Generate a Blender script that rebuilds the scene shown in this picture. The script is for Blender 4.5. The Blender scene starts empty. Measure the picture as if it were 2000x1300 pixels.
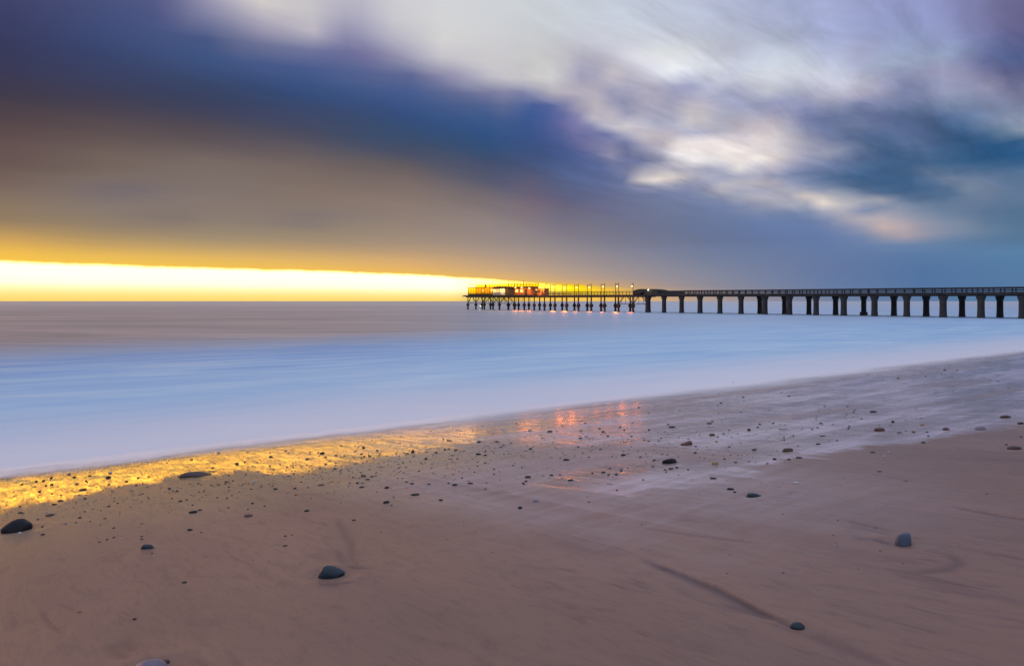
import bpy, bmesh, math, random
import numpy as np
from mathutils import Vector, Matrix

random.seed(7)
S = bpy.context.scene
COL = S.collection

# ------------------------------------------------------------------ helpers
def link(o):
    COL.objects.link(o)
    return o

def lin(c):
    out = []
    for v in c[:3]:
        v = v / 255.0
        out.append(v / 12.92 if v <= 0.04045 else ((v + 0.055) / 1.055) ** 2.4)
    return out

def vnoise(x, y, seed=0):
    xi = np.floor(x).astype(np.int64); yi = np.floor(y).astype(np.int64)
    fx = x - xi; fy = y - yi
    fx = fx * fx * fx * (fx * (fx * 6 - 15) + 10); fy = fy * fy * fy * (fy * (fy * 6 - 15) + 10)
    def h(a, b):
        n = (a * 374761393 + b * 668265263 + seed * 1442695041) & 0xFFFFFFFF
        n = ((n ^ (n >> 13)) * 1274126177) & 0xFFFFFFFF
        n = n ^ (n >> 16)
        return (n & 0xFFFF) / 65535.0
    a = h(xi, yi); b = h(xi + 1, yi); c = h(xi, yi + 1); d = h(xi + 1, yi + 1)
    return (a * (1 - fx) + b * fx) * (1 - fy) + (c * (1 - fx) + d * fx) * fy

def fbm(x, y, o=4, seed=0):
    t = 0; a = 0.5; s = 0
    for i in range(o):
        t = t + a * vnoise(x * 2 ** i + 17.3 * i, y * 2 ** i - 9.1 * i, seed + i); s += a; a *= 0.5
    return t / s

def sstep(a, b, x):
    t = np.clip((x - a) / (b - a), 0, 1)
    return t * t * (3 - 2 * t)

class NT:
    """small node-tree writer"""
    def __init__(self, tree):
        self.t = tree; self.n = tree.nodes; self.l = tree.links
    def new(self, kind, **kw):
        n = self.n.new(kind)
        for k, v in kw.items():
            setattr(n, k, v)
        return n
    def put(self, sock, v):
        if isinstance(v, bpy.types.NodeSocket):
            self.l.new(v, sock)
        elif v is not None:
            sock.default_value = v
    def m(self, op, a, b=None, c=None, clamp=False):
        n = self.new('ShaderNodeMath', operation=op, use_clamp=clamp)
        for i, v in enumerate((a, b, c)):
            if v is not None:
                self.put(n.inputs[i], v)
        return n.outputs[0]
    def rng(self, x, a, b, c=0.0, d=1.0, smooth=False):
        n = self.new('ShaderNodeMapRange', interpolation_type='SMOOTHSTEP' if smooth else 'LINEAR')
        self.put(n.inputs[0], x)
        for i, v in enumerate((a, b, c, d)):
            self.put(n.inputs[i + 1], v)
        return n.outputs[0]
    def mix(self, f, a, b, mode='MIX'):
        n = self.new('ShaderNodeMix', data_type='RGBA', blend_type=mode)
        n.clamp_result = False
        self.put(n.inputs[0], f)
        for i, v in ((6, a), (7, b)):
            if isinstance(v, (tuple, list)) and len(v) == 3:
                v = (*v, 1)
            self.put(n.inputs[i], v)
        return n.outputs[2]
    def noise(self, vec, scale, detail=4, rough=0.55, dist=0.0):
        n = self.new('ShaderNodeTexNoise')
        if vec is not None:
            self.put(n.inputs['Vector'], vec)
        n.inputs['Scale'].default_value = scale; n.inputs['Detail'].default_value = detail
        n.inputs['Roughness'].default_value = rough; n.inputs['Distortion'].default_value = dist
        return n.outputs['Fac']
    def comb(self, x, y, z):
        n = self.new('ShaderNodeCombineXYZ')
        for i, v in enumerate((x, y, z)):
            self.put(n.inputs[i], v)
        return n.outputs[0]
    def sep(self, v):
        n = self.new('ShaderNodeSeparateXYZ'); self.put(n.inputs[0], v)
        return n.outputs
    def ramp(self, f, stops, interp='LINEAR'):
        n = self.new('ShaderNodeValToRGB'); r = n.color_ramp; r.interpolation = interp
        while len(r.elements) < len(stops):
            r.elements.new(0.5)
        for e, (p, c) in zip(r.elements, stops):
            e.position = p
        for e, (p, c) in zip(r.elements, stops):
            e.color = (*c, 1) if not isinstance(c, float) else (c, c, c, 1)
        self.put(n.inputs[0], f)
        return n.outputs[0]
    def bump(self, h, strength, dist, normal=None):
        n = self.new('ShaderNodeBump'); self.put(n.inputs['Height'], h)
        n.inputs['Strength'].default_value = strength; n.inputs['Distance'].default_value = dist
        if normal is not None:
            self.put(n.inputs['Normal'], normal)
        return n.outputs[0]

def new_mat(name):
    m = bpy.data.materials.new(name); m.use_nodes = True
    t = NT(m.node_tree); b = m.node_tree.nodes['Principled BSDF']
    return m, t, b

# ------------------------------------------------------------------ camera
CAMZ = 3.3
F = 1333.333
HY = 588.0
cd = bpy.data.cameras.new('camera'); cam = link(bpy.data.objects.new('camera', cd))
cd.sensor_width = 36; cd.lens = 24; cd.shift_y = -62 / 2000
cd.clip_start = 0.05; cd.clip_end = 200000
cam.location = (0, 0, CAMZ); cam.rotation_euler = (math.radians(90), 0, 0)
S.camera = cam

# ------------------------------------------------------------------ shore geometry
# al = distance along the shore, v = distance seaward; the beach falls seaward with slope SL
NVX, NVY = -0.599, 0.8007
SL, DW = 0.105, 16.6

def to_lv(x, y):
    return NVY * x - NVX * y, NVX * x + NVY * y

def ground_at(px, py):
    """where the line of sight through a photo point meets the beach plane"""
    u = (px - 1000) / F; w = (py - HY) / F
    t = (CAMZ - SL * DW) / (w - SL * (NVX * u + NVY))
    return t * u, t

def poly_dist(x, y, pts):
    """distance to a polyline, signed side, and parameter 0..1 along it"""
    best = np.full(x.shape, 1e9); side = np.zeros(x.shape); par = np.zeros(x.shape)
    L = [0]
    for a, b in zip(pts[:-1], pts[1:]):
        L.append(L[-1] + math.hypot(b[0] - a[0], b[1] - a[1]))
    for i, (a, b) in enumerate(zip(pts[:-1], pts[1:])):
        dx, dy = b[0] - a[0], b[1] - a[1]; l2 = dx * dx + dy * dy
        t = np.clip(((x - a[0]) * dx + (y - a[1]) * dy) / l2, 0, 1)
        qx = x - a[0] - t * dx; qy = y - a[1] - t * dy
        d = np.hypot(qx, qy); k = d < best
        best = np.where(k, d, best)
        side = np.where(k, np.sign(dx * qy - dy * qx), side)
        par = np.where(k, (L[i] + t * math.sqrt(l2)) / L[-1], par)
    return best, side, par

def gp(*pts):
    return [ground_at(*p) for p in pts]

# backwash rills and scour marks: (points, half width m, depth m, strength of painted groove shade and dark minerals, one-sided)
MARKS = [
    (gp((1235, 1083), (1320, 1114), (1410, 1150), (1480, 1187), (1548, 1216)), 0.085, 0.016, 1.0, 1),
    (gp((1400, 1172), (1470, 1195), (1548, 1218)), 0.035, 0.010, 0.6, 0),
    (gp((1060, 1050), (1140, 1072), (1235, 1085)), 0.14, 0.006, 0.35, 0),
    (gp((1230, 1026), (1310, 1037), (1400, 1049), (1510, 1062)), 0.05, 0.008, 0.55, 1),
    (gp((1840, 985), (1900, 996), (1960, 1007), (2060, 1022)), 0.06, 0.012, 0.75, 1),
    (gp((1640, 1014), (1690, 1025), (1752, 1040)), 0.04, 0.010, 0.65, 0),
    (gp((1655, 1026), (1705, 1036), (1750, 1046)), 0.03, 0.008, 0.5, 0),
    (gp((1660, 1050), (1705, 1053), (1740, 1057)), 0.06, 0.012, 0.7, 0),
    (gp((1740, 1117), (1800, 1117), (1850, 1111), (1875, 1100), (1862, 1086), (1842, 1080)), 0.055, 0.008, 0.55, 0),
    (gp((1560, 1226), (1640, 1262), (1740, 1300)), 0.06, 0.006, 0.45, 0),
    (gp((652, 1005), (676, 1050), (686, 1062), (688, 1090), (705, 1108)), 0.045, 0.010, 0.5, 0),
    (gp((655, 1068), (668, 1092), (690, 1106), (725, 1112)), 0.05, 0.012, 0.55, 0),
    (gp((592, 1139), (640, 1141), (690, 1138)), 0.055, 0.006, 0.55, 0),
    (gp((82, 1180), (92, 1205), (108, 1225), (128, 1240)), 0.03, 0.006, 0.6, 1),
    (gp((112, 1175), (135, 1186), (152, 1194)), 0.02, 0.004, 0.4, 0),
    (gp((205, 1255), (232, 1275), (250, 1285)), 0.05, 0.006, 0.45, 0),
    (gp((235, 1250), (262, 1272)), 0.04, 0.006, 0.4, 0),
    (gp((600, 1080), (640, 1092)), 0.10, 0.004, 0.3, 0),
    (gp((330, 992), (352, 995), (372, 999)), 0.02, 0.003, 0.4, 0),
    (gp((250, 995), (285, 1000), (296, 1008), (292, 1018)), 0.03, 0.005, 0.3, 0),
    (gp((1550, 916), (1700, 924), (1765, 937)), 0.03, 0.004, 0.4, 0),
    (gp((1720, 919), (1680, 915)), 0.03, 0.003, 0.4, 0),
]
# scour pits round the larger stones (photo point, radius px, depth m)
PITS = [(649, 1122, 48, 0.020), (1764, 1060, 40, 0.022), (1558, 1222, 34, 0.014), (31, 1036, 44, 0.015),
        (290, 1318, 70, 0.02), (1307, 903, 24, 0.012), (384, 927, 40, 0.01), (1472, 967, 26, 0.012),
        (1341, 867, 24, 0.01), (1718, 841, 18, 0.01), (1981, 875, 24, 0.012), (1914, 838, 20, 0.01)]

def plane_z(x, y):
    al, v = to_lv(x, y)
    z = SL * (DW - v)
    z = np.where(v < -12, SL * (DW + 12) + (z - SL * (DW + 12)) * 0.25, z)
    z = np.minimum(z, 6.0)
    return np.maximum(z, -4.0)

def relief(x, y, mineral_shade=False):
    al, v = to_lv(x, y)
    dist = np.hypot(x, y)
    near = 1 - sstep(14, 30, dist)
    z = 0.010 * (fbm(al * 0.55, v * 0.32, 3, 5) - 0.5)
    z = z + 0.0085 * (fbm(al * 3.0 + 1.2 * fbm(al * 0.6, v * 0.6, 2, 9), v * 0.8, 3, 11) - 0.5)
    z = z + 0.0062 * (fbm(al * 9.0, v * 2.2, 2, 21) - 0.5)
    z = z * (0.25 + 0.75 * near)
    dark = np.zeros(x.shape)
    for pts, hw, dep, mn, one in MARKS:
        mx = [p[0] for p in pts]; my = [p[1] for p in pts]
        k = (x > min(mx) - 0.8) & (x < max(mx) + 0.8) & (y > min(my) - 0.8) & (y < max(my) + 0.8)
        if not k.any():
            continue
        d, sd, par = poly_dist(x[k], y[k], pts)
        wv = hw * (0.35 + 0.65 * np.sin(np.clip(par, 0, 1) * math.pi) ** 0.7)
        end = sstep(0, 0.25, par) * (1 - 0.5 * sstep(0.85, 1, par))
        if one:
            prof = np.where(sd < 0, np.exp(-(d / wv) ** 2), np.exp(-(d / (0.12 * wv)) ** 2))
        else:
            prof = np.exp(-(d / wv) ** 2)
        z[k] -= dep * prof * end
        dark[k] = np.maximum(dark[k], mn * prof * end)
    for px, py, r, dep in PITS:
        gx, gy = ground_at(px, py); R = r / F * gy
        d = np.hypot(x - gx, y - gy) / R
        z = z - dep * np.exp(-d * d * 1.3) + dep * 0.35 * np.exp(-((d - 1.35) / 0.35) ** 2)
    return (z, dark) if mineral_shade else z

def sand_z(x, y):
    x = np.atleast_1d(np.asarray(x, float)); y = np.atleast_1d(np.asarray(y, float))
    return plane_z(x, y) + relief(x, y)

# edge of the wet film, as v over al
WET = sorted([to_lv(*ground_at(*p)) for p in
              ((-700, 1100), (-100, 1030), (0, 1012), (150, 975), (300, 948), (480, 925), (700, 905), (860, 925), (960, 985), (1100, 984),
               (1250, 972), (1350, 952), (1450, 925), (1500, 906), (1580, 893), (1640, 884), (1780, 866), (1900, 846), (2000, 823), (2300, 790))])

def grid_mesh(name, X, Y, Z, wrap=False):
    nr, nc = X.shape
    co = np.stack([X, Y, Z], -1).reshape(-1, 3)
    idx = np.arange(nr * nc).reshape(nr, nc)
    if wrap:
        idx = np.concatenate([idx, idx[:, :1]], 1)
    q = np.stack([idx[:-1, :-1], idx[:-1, 1:], idx[1:, 1:], idx[1:, :-1]], -1).reshape(-1, 4)
    me = bpy.data.meshes.new(name)
    me.vertices.add(len(co)); me.vertices.foreach_set('co', co.ravel().astype(np.float32))
    me.loops.add(q.size); me.loops.foreach_set('vertex_index', q.ravel().astype(np.int32))
    me.polygons.add(len(q)); me.polygons.foreach_set('loop_start', (np.arange(len(q)) * 4).astype(np.int32))
    me.polygons.foreach_set('loop_total', np.full(len(q), 4, np.int32))
    me.polygons.foreach_set('use_smooth', np.ones(len(q), bool))
    me.update(); me.validate()
    return me

def float_attr(me, name, arr):
    a = me.attributes.new(name, 'FLOAT', 'POINT'); a.data.foreach_set('value', arr.ravel().astype(np.float32))

# --------------------------------------------- beach
rad = np.concatenate([[0.02, 0.8], np.geomspace(1.6, 26, 640), np.geomspace(26.6, 700, 70)])
ang = np.concatenate([np.radians(np.linspace(-52, 52, 620)), np.radians(np.linspace(54, 306, 64))])
A, R = np.meshgrid(ang, rad)
GX, GY = R * np.sin(A), R * np.cos(A)
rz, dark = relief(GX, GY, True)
GZ = plane_z(GX, GY) + rz
me = grid_mesh('beach', GX, GY, GZ, wrap=True)
al, v = to_lv(GX, GY)
vw = np.interp(al, [p[0] for p in WET], [p[1] for p in WET])
edge_n = (fbm(al * 0.7, v * 0.5, 3, 31) - 0.5) * 1.5 + (fbm(al * 3.2, v * 0.7, 4, 37) - 0.5) * 1.5 + (fbm(al * 7.0, v * 1.1, 3, 39) - 0.5) * 1.3
soft = np.interp(al, [-10, 3.0, 5, 9], [3.0, 2.2, 0.9, 0.26])
wet = sstep(0, 1, (v - vw + edge_n * np.interp(al, [-5, 5, 9], [1.0, 0.7, 0.35]) + soft * 0.4) / soft)
# sand islands standing out of the film on the right
bd, _, bp = poly_dist(GX, GY, gp((930, 892), (1060, 880), (1180, 876), (1290, 880), (1400, 890), (1490, 896)))
isl = np.exp(-(bd / (0.34 + 0.25 * fbm(al * 0.8, v, 2, 47))) ** 2) * sstep(0, 0.12, bp) * (1 - sstep(0.85, 1.0, bp))
nb = (fbm(al * 0.8, v * 0.5, 3, 61) - 0.5) * 1.6
bar = (1 - sstep(10.2, 11.5, v + nb)) * sstep(5.9, 7.4, v + nb * 0.5) * sstep(1.8, 4.0, al) * (1 - sstep(6.8, 8.6, al - 0.5 * nb))
isl = np.maximum(isl, bar)
isl = np.maximum(isl, 0.55 * sstep(0.52, 0.75, fbm(al * 0.22 + 3, v * 1.3 + 1.0, 3, 45)) * sstep(8, 12, al))
wet = wet * (1 - 0.66 * isl)
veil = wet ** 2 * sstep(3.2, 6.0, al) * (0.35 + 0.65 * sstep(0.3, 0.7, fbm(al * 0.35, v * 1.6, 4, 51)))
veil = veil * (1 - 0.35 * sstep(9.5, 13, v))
veil = np.maximum(veil, 0.36 * sstep(1.5, 5.4, v + nb * 0.6) * sstep(2.6, 5.0, al) * (1 - sstep(6.8, 8.6, al)))  # low tail: damp sheen painted into the sand colour
damp = np.interp(al, [6.5, 9.5], [0.40, 0.16]) * sstep(0, 1, (v - vw + 5.0 + 1.6 * (fbm(al * 0.5, v * 0.3, 3, 71) - 0.5)) / 5.5)
wet = np.maximum(wet, damp)
float_attr(me, 'wet', wet); float_attr(me, 'mineral_shade', dark); float_attr(me, 'veil', veil); float_attr(me, 'clear', np.maximum(sstep(5.2, 8.2, al + 0.4 * nb), (1 - sstep(7.4, 9.8, v)) * sstep(2.6, 4.4, al)))

mat, T, B = new_mat('wet_sand')
tc = T.new('ShaderNodeTexCoord').outputs['Object']
rot = T.new('ShaderNodeVectorRotate', rotation_type='Z_AXIS'); T.put(rot.inputs['Vector'], tc)
rot.inputs['Angle'].default_value = -math.atan2(0.599, 0.8007)   # x -> along shore, y -> seaward
sx, sy, sz = T.sep(rot.outputs[0])
flow = T.comb(sx, T.m('MULTIPLY', sy, 0.16), 0)
flow2 = T.comb(sx, T.m('MULTIPLY', sy, 0.35), 0)
big = T.noise(flow2, 0.55, 4, 0.55, 0.4)
strk = T.noise(flow, 9.0, 6, 0.62, 0.5)
strk2 = T.noise(flow, 26.0, 4, 0.6, 0.3)
patch = T.noise(flow2, 2.2, 5, 0.6, 0.8)
grain = T.noise(tc, 170.0, 4, 0.7)
mott = T.noise(flow2, 6.0, 5, 0.65, 1.2)
wetA = T.new('ShaderNodeAttribute', attribute_name='wet').outputs['Fac']
min_shadeA = T.new('ShaderNodeAttribute', attribute_name='mineral_shade').outputs['Fac']
base = T.mix(T.rng(big, 0.34, 0.66), (0.350, 0.195, 0.133), (0.255, 0.147, 0.108))
min_shade_f = T.m('MULTIPLY', T.rng(strk, 0.50, 0.66, 0, 1, True), T.rng(patch, 0.47, 0.68, 0, 0.50, True))
min_shade_f = T.m('ADD', min_shade_f, T.m('MULTIPLY', T.rng(strk2, 0.52, 0.68), 0.24))
min_shade_f = T.m('MAXIMUM', min_shade_f, T.m('MULTIPLY', min_shadeA, T.rng(strk, 0.25, 0.6, 0.75, 1.05)))  # groove shade painted in along with the mineral streaks
base = T.mix(T.m('MULTIPLY', min_shade_f, 0.85, clamp=True), base, (0.085, 0.048, 0.052))
base = T.mix(T.rng(grain, 0.36, 0.66, 0.0, 0.34), base, (0.12, 0.075, 0.06))
base = T.mix(T.rng(mott, 0.48, 0.72, 0.0, 0.34, True), base, (0.13, 0.075, 0.07))
base = T.mix(T.rng(wetA, 0.42, 1.0, 0.0, 0.75), base, (0.21, 0.115, 0.05))
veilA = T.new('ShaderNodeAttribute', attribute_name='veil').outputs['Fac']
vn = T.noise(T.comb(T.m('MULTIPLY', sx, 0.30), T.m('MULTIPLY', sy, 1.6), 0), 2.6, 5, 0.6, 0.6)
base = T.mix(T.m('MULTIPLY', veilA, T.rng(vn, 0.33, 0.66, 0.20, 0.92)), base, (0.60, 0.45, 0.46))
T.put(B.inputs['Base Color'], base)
rn = T.noise(flow, 3.0, 3, 0.5)
wetr = T.rng(T.m('ADD', wetA, T.m('MULTIPLY', T.m('SUBTRACT', rn, 0.5), 0.35)), 0.10, 0.90, 0.54, 0.115, True)
B.inputs['Roughness'].default_value = 0.55
B.inputs['Specular IOR Level'].default_value = 0.22
hgt = T.m('ADD', T.m('MULTIPLY', strk, 0.6), T.m('MULTIPLY', strk2, 0.25))
b1 = T.bump(hgt, 0.42, 0.012)
dry = T.m('SUBTRACT', 1.0, T.m('MULTIPLY', wetA, 0.9))
gb = T.new('ShaderNodeBump'); T.put(gb.inputs['Height'], grain); T.put(gb.inputs['Strength'], T.m('MULTIPLY', dry, 0.25))
gb.inputs['Distance'].default_value = 0.003; T.put(gb.inputs['Normal'], b1)
T.put(B.inputs['Normal'], gb.outputs[0])
streak_r = T.noise(T.comb(sx, T.m('MULTIPLY', sy, 0.22), 4.4), 4.5, 6, 0.7, 0.9)
wetr = T.m('MAXIMUM', T.m('ADD', wetr, T.rng(streak_r, 0.40, 0.64, -0.045, 0.12, True)), 0.07)
gl = T.new('ShaderNodeBsdfGlossy'); T.put(gl.inputs['Color'], T.mix(T.new('ShaderNodeAttribute', attribute_name='clear').outputs['Fac'], (1.0, 0.93, 0.30), (0.98, 0.94, 1.0)))  # gold of the low light tinted into the gloss, none on clear film
T.put(gl.inputs['Roughness'], T.m('ADD', wetr, T.m('MULTIPLY', veilA, 0.16))); T.put(gl.inputs['Normal'], b1)
fr = T.new('ShaderNodeFresnel'); fr.inputs['IOR'].default_value = 1.34; T.put(fr.inputs['Normal'], b1)
mxs = T.new('ShaderNodeMixShader')
T.put(mxs.inputs[0], T.m('MULTIPLY', T.m('MULTIPLY', fr.outputs[0], T.rng(strk2, 0.40, 0.56, 0.50, 1.0)), T.rng(wetA, 0.05, 0.95, 0.0, 0.95), clamp=True))
T.l.new(B.outputs[0], mxs.inputs[1]); T.l.new(gl.outputs[0], mxs.inputs[2])
T.l.new(mxs.outputs[0], T.n['Material Output'].inputs['Surface'])
me.materials.append(mat)
beach = link(bpy.data.objects.new('beach', me)); beach['kind'] = 'structure'
beach['label'] = 'wet brown sand beach sloping down to the sea'

# --------------------------------------------- sea
V0 = 10.4
vs = np.concatenate([np.linspace(0, 10, 200), np.geomspace(10.2, 60000, 150)]) + V0
asd = np.sinh(np.linspace(-7.2, 7.2, 420)); asd = asd / asd[-1] * 60000
asd = np.where(np.abs(asd) < 1e9, asd, asd) + 6
AL, VV = np.meshgrid(asd, vs)
WX = NVY * AL + NVX * VV; WY = -NVX * AL + NVY * VV
shore = VV < 26
wz = np.zeros(WX.shape)
wz[shore] = np.maximum(0.0, plane_z(WX[shore], WY[shore]) + 0.022)
me = grid_mesh('sea', WX, WY, wz)
mat, T, B = new_mat('milky_sea')
tc = T.new('ShaderNodeTexCoord').outputs['Object']
rot = T.new('ShaderNodeVectorRotate', rotation_type='Z_AXIS'); T.put(rot.inputs['Vector'], tc)
rot.inputs['Angle'].default_value = -math.atan2(0.599, 0.8007)
sx, sy, sz = T.sep(rot.outputs[0])
n_edge = T.noise(T.comb(T.m('MULTIPLY', sx, 0.35), sy, 0), 0.9, 5, 0.6, 0.6)
n_fine = T.noise(T.comb(sx, T.m('MULTIPLY', sy, 0.35), 0), 3.2, 4, 0.6, 0.4)
ve = T.m('ADD', sy, T.m('ADD', T.m('MULTIPLY', T.m('SUBTRACT', n_edge, 0.5), 1.8), T.m('MULTIPLY', T.m('SUBTRACT', n_fine, 0.5), 0.7)))
lo = T.rng(sx, 0.0, 22.0, 14.0, 11.6)
n_big = T.noise(T.comb(T.m('MULTIPLY', sx, 0.16), T.m('MULTIPLY', sy, 0.25), 0), 1.0, 3, 0.5, 0.4)
ve = T.m('ADD', ve, T.m('MULTIPLY', T.m('SUBTRACT', n_big, 0.5), T.rng(sx, 0, 20, 2.2, 2.6)))
alpha = T.rng(ve, lo, 16.3, 0.0, 1.0, True)
# streaks lie level with the horizon: stretched along x of the world
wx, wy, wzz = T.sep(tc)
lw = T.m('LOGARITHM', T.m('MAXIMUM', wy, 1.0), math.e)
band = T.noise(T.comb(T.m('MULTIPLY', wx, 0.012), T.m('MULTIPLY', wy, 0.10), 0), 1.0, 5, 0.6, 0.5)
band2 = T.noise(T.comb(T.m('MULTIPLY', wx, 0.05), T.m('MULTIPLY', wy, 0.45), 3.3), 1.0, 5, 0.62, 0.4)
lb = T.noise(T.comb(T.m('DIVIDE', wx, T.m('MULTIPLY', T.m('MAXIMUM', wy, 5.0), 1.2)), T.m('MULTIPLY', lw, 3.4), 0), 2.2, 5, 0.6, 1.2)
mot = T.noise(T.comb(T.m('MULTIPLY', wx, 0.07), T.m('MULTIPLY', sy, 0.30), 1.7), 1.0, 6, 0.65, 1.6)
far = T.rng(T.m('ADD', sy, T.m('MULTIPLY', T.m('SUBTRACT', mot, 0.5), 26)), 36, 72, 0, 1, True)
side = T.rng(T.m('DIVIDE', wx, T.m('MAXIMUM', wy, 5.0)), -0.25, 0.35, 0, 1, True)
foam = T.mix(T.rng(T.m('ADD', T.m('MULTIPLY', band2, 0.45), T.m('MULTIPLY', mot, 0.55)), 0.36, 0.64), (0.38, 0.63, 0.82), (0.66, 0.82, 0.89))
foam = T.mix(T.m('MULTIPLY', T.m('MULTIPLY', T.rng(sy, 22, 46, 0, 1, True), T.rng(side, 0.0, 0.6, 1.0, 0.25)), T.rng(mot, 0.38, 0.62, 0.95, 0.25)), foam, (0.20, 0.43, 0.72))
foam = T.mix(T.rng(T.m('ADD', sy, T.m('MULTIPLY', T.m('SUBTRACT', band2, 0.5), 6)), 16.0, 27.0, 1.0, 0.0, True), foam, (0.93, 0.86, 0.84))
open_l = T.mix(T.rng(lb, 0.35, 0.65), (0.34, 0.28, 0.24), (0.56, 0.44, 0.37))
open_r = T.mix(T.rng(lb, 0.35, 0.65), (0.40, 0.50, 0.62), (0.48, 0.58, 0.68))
opn = T.mix(side, open_l, open_r)  # warm left, blue right: sky reflection painted into the water colour
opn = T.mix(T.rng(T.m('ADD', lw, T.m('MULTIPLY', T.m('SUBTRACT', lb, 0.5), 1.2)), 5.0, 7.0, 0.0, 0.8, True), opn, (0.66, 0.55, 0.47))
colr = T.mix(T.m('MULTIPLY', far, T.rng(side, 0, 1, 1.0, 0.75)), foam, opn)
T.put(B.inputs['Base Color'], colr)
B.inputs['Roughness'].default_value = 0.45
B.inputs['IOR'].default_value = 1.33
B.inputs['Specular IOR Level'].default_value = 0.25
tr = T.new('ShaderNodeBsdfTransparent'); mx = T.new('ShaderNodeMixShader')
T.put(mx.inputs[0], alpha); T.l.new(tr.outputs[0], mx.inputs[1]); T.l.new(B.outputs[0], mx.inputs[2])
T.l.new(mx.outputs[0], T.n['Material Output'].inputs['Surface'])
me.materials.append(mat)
sea = link(bpy.data.objects.new('sea', me)); sea['kind'] = 'structure'
sea['label'] = 'milky blue sea smoothed by a long exposure'

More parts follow.
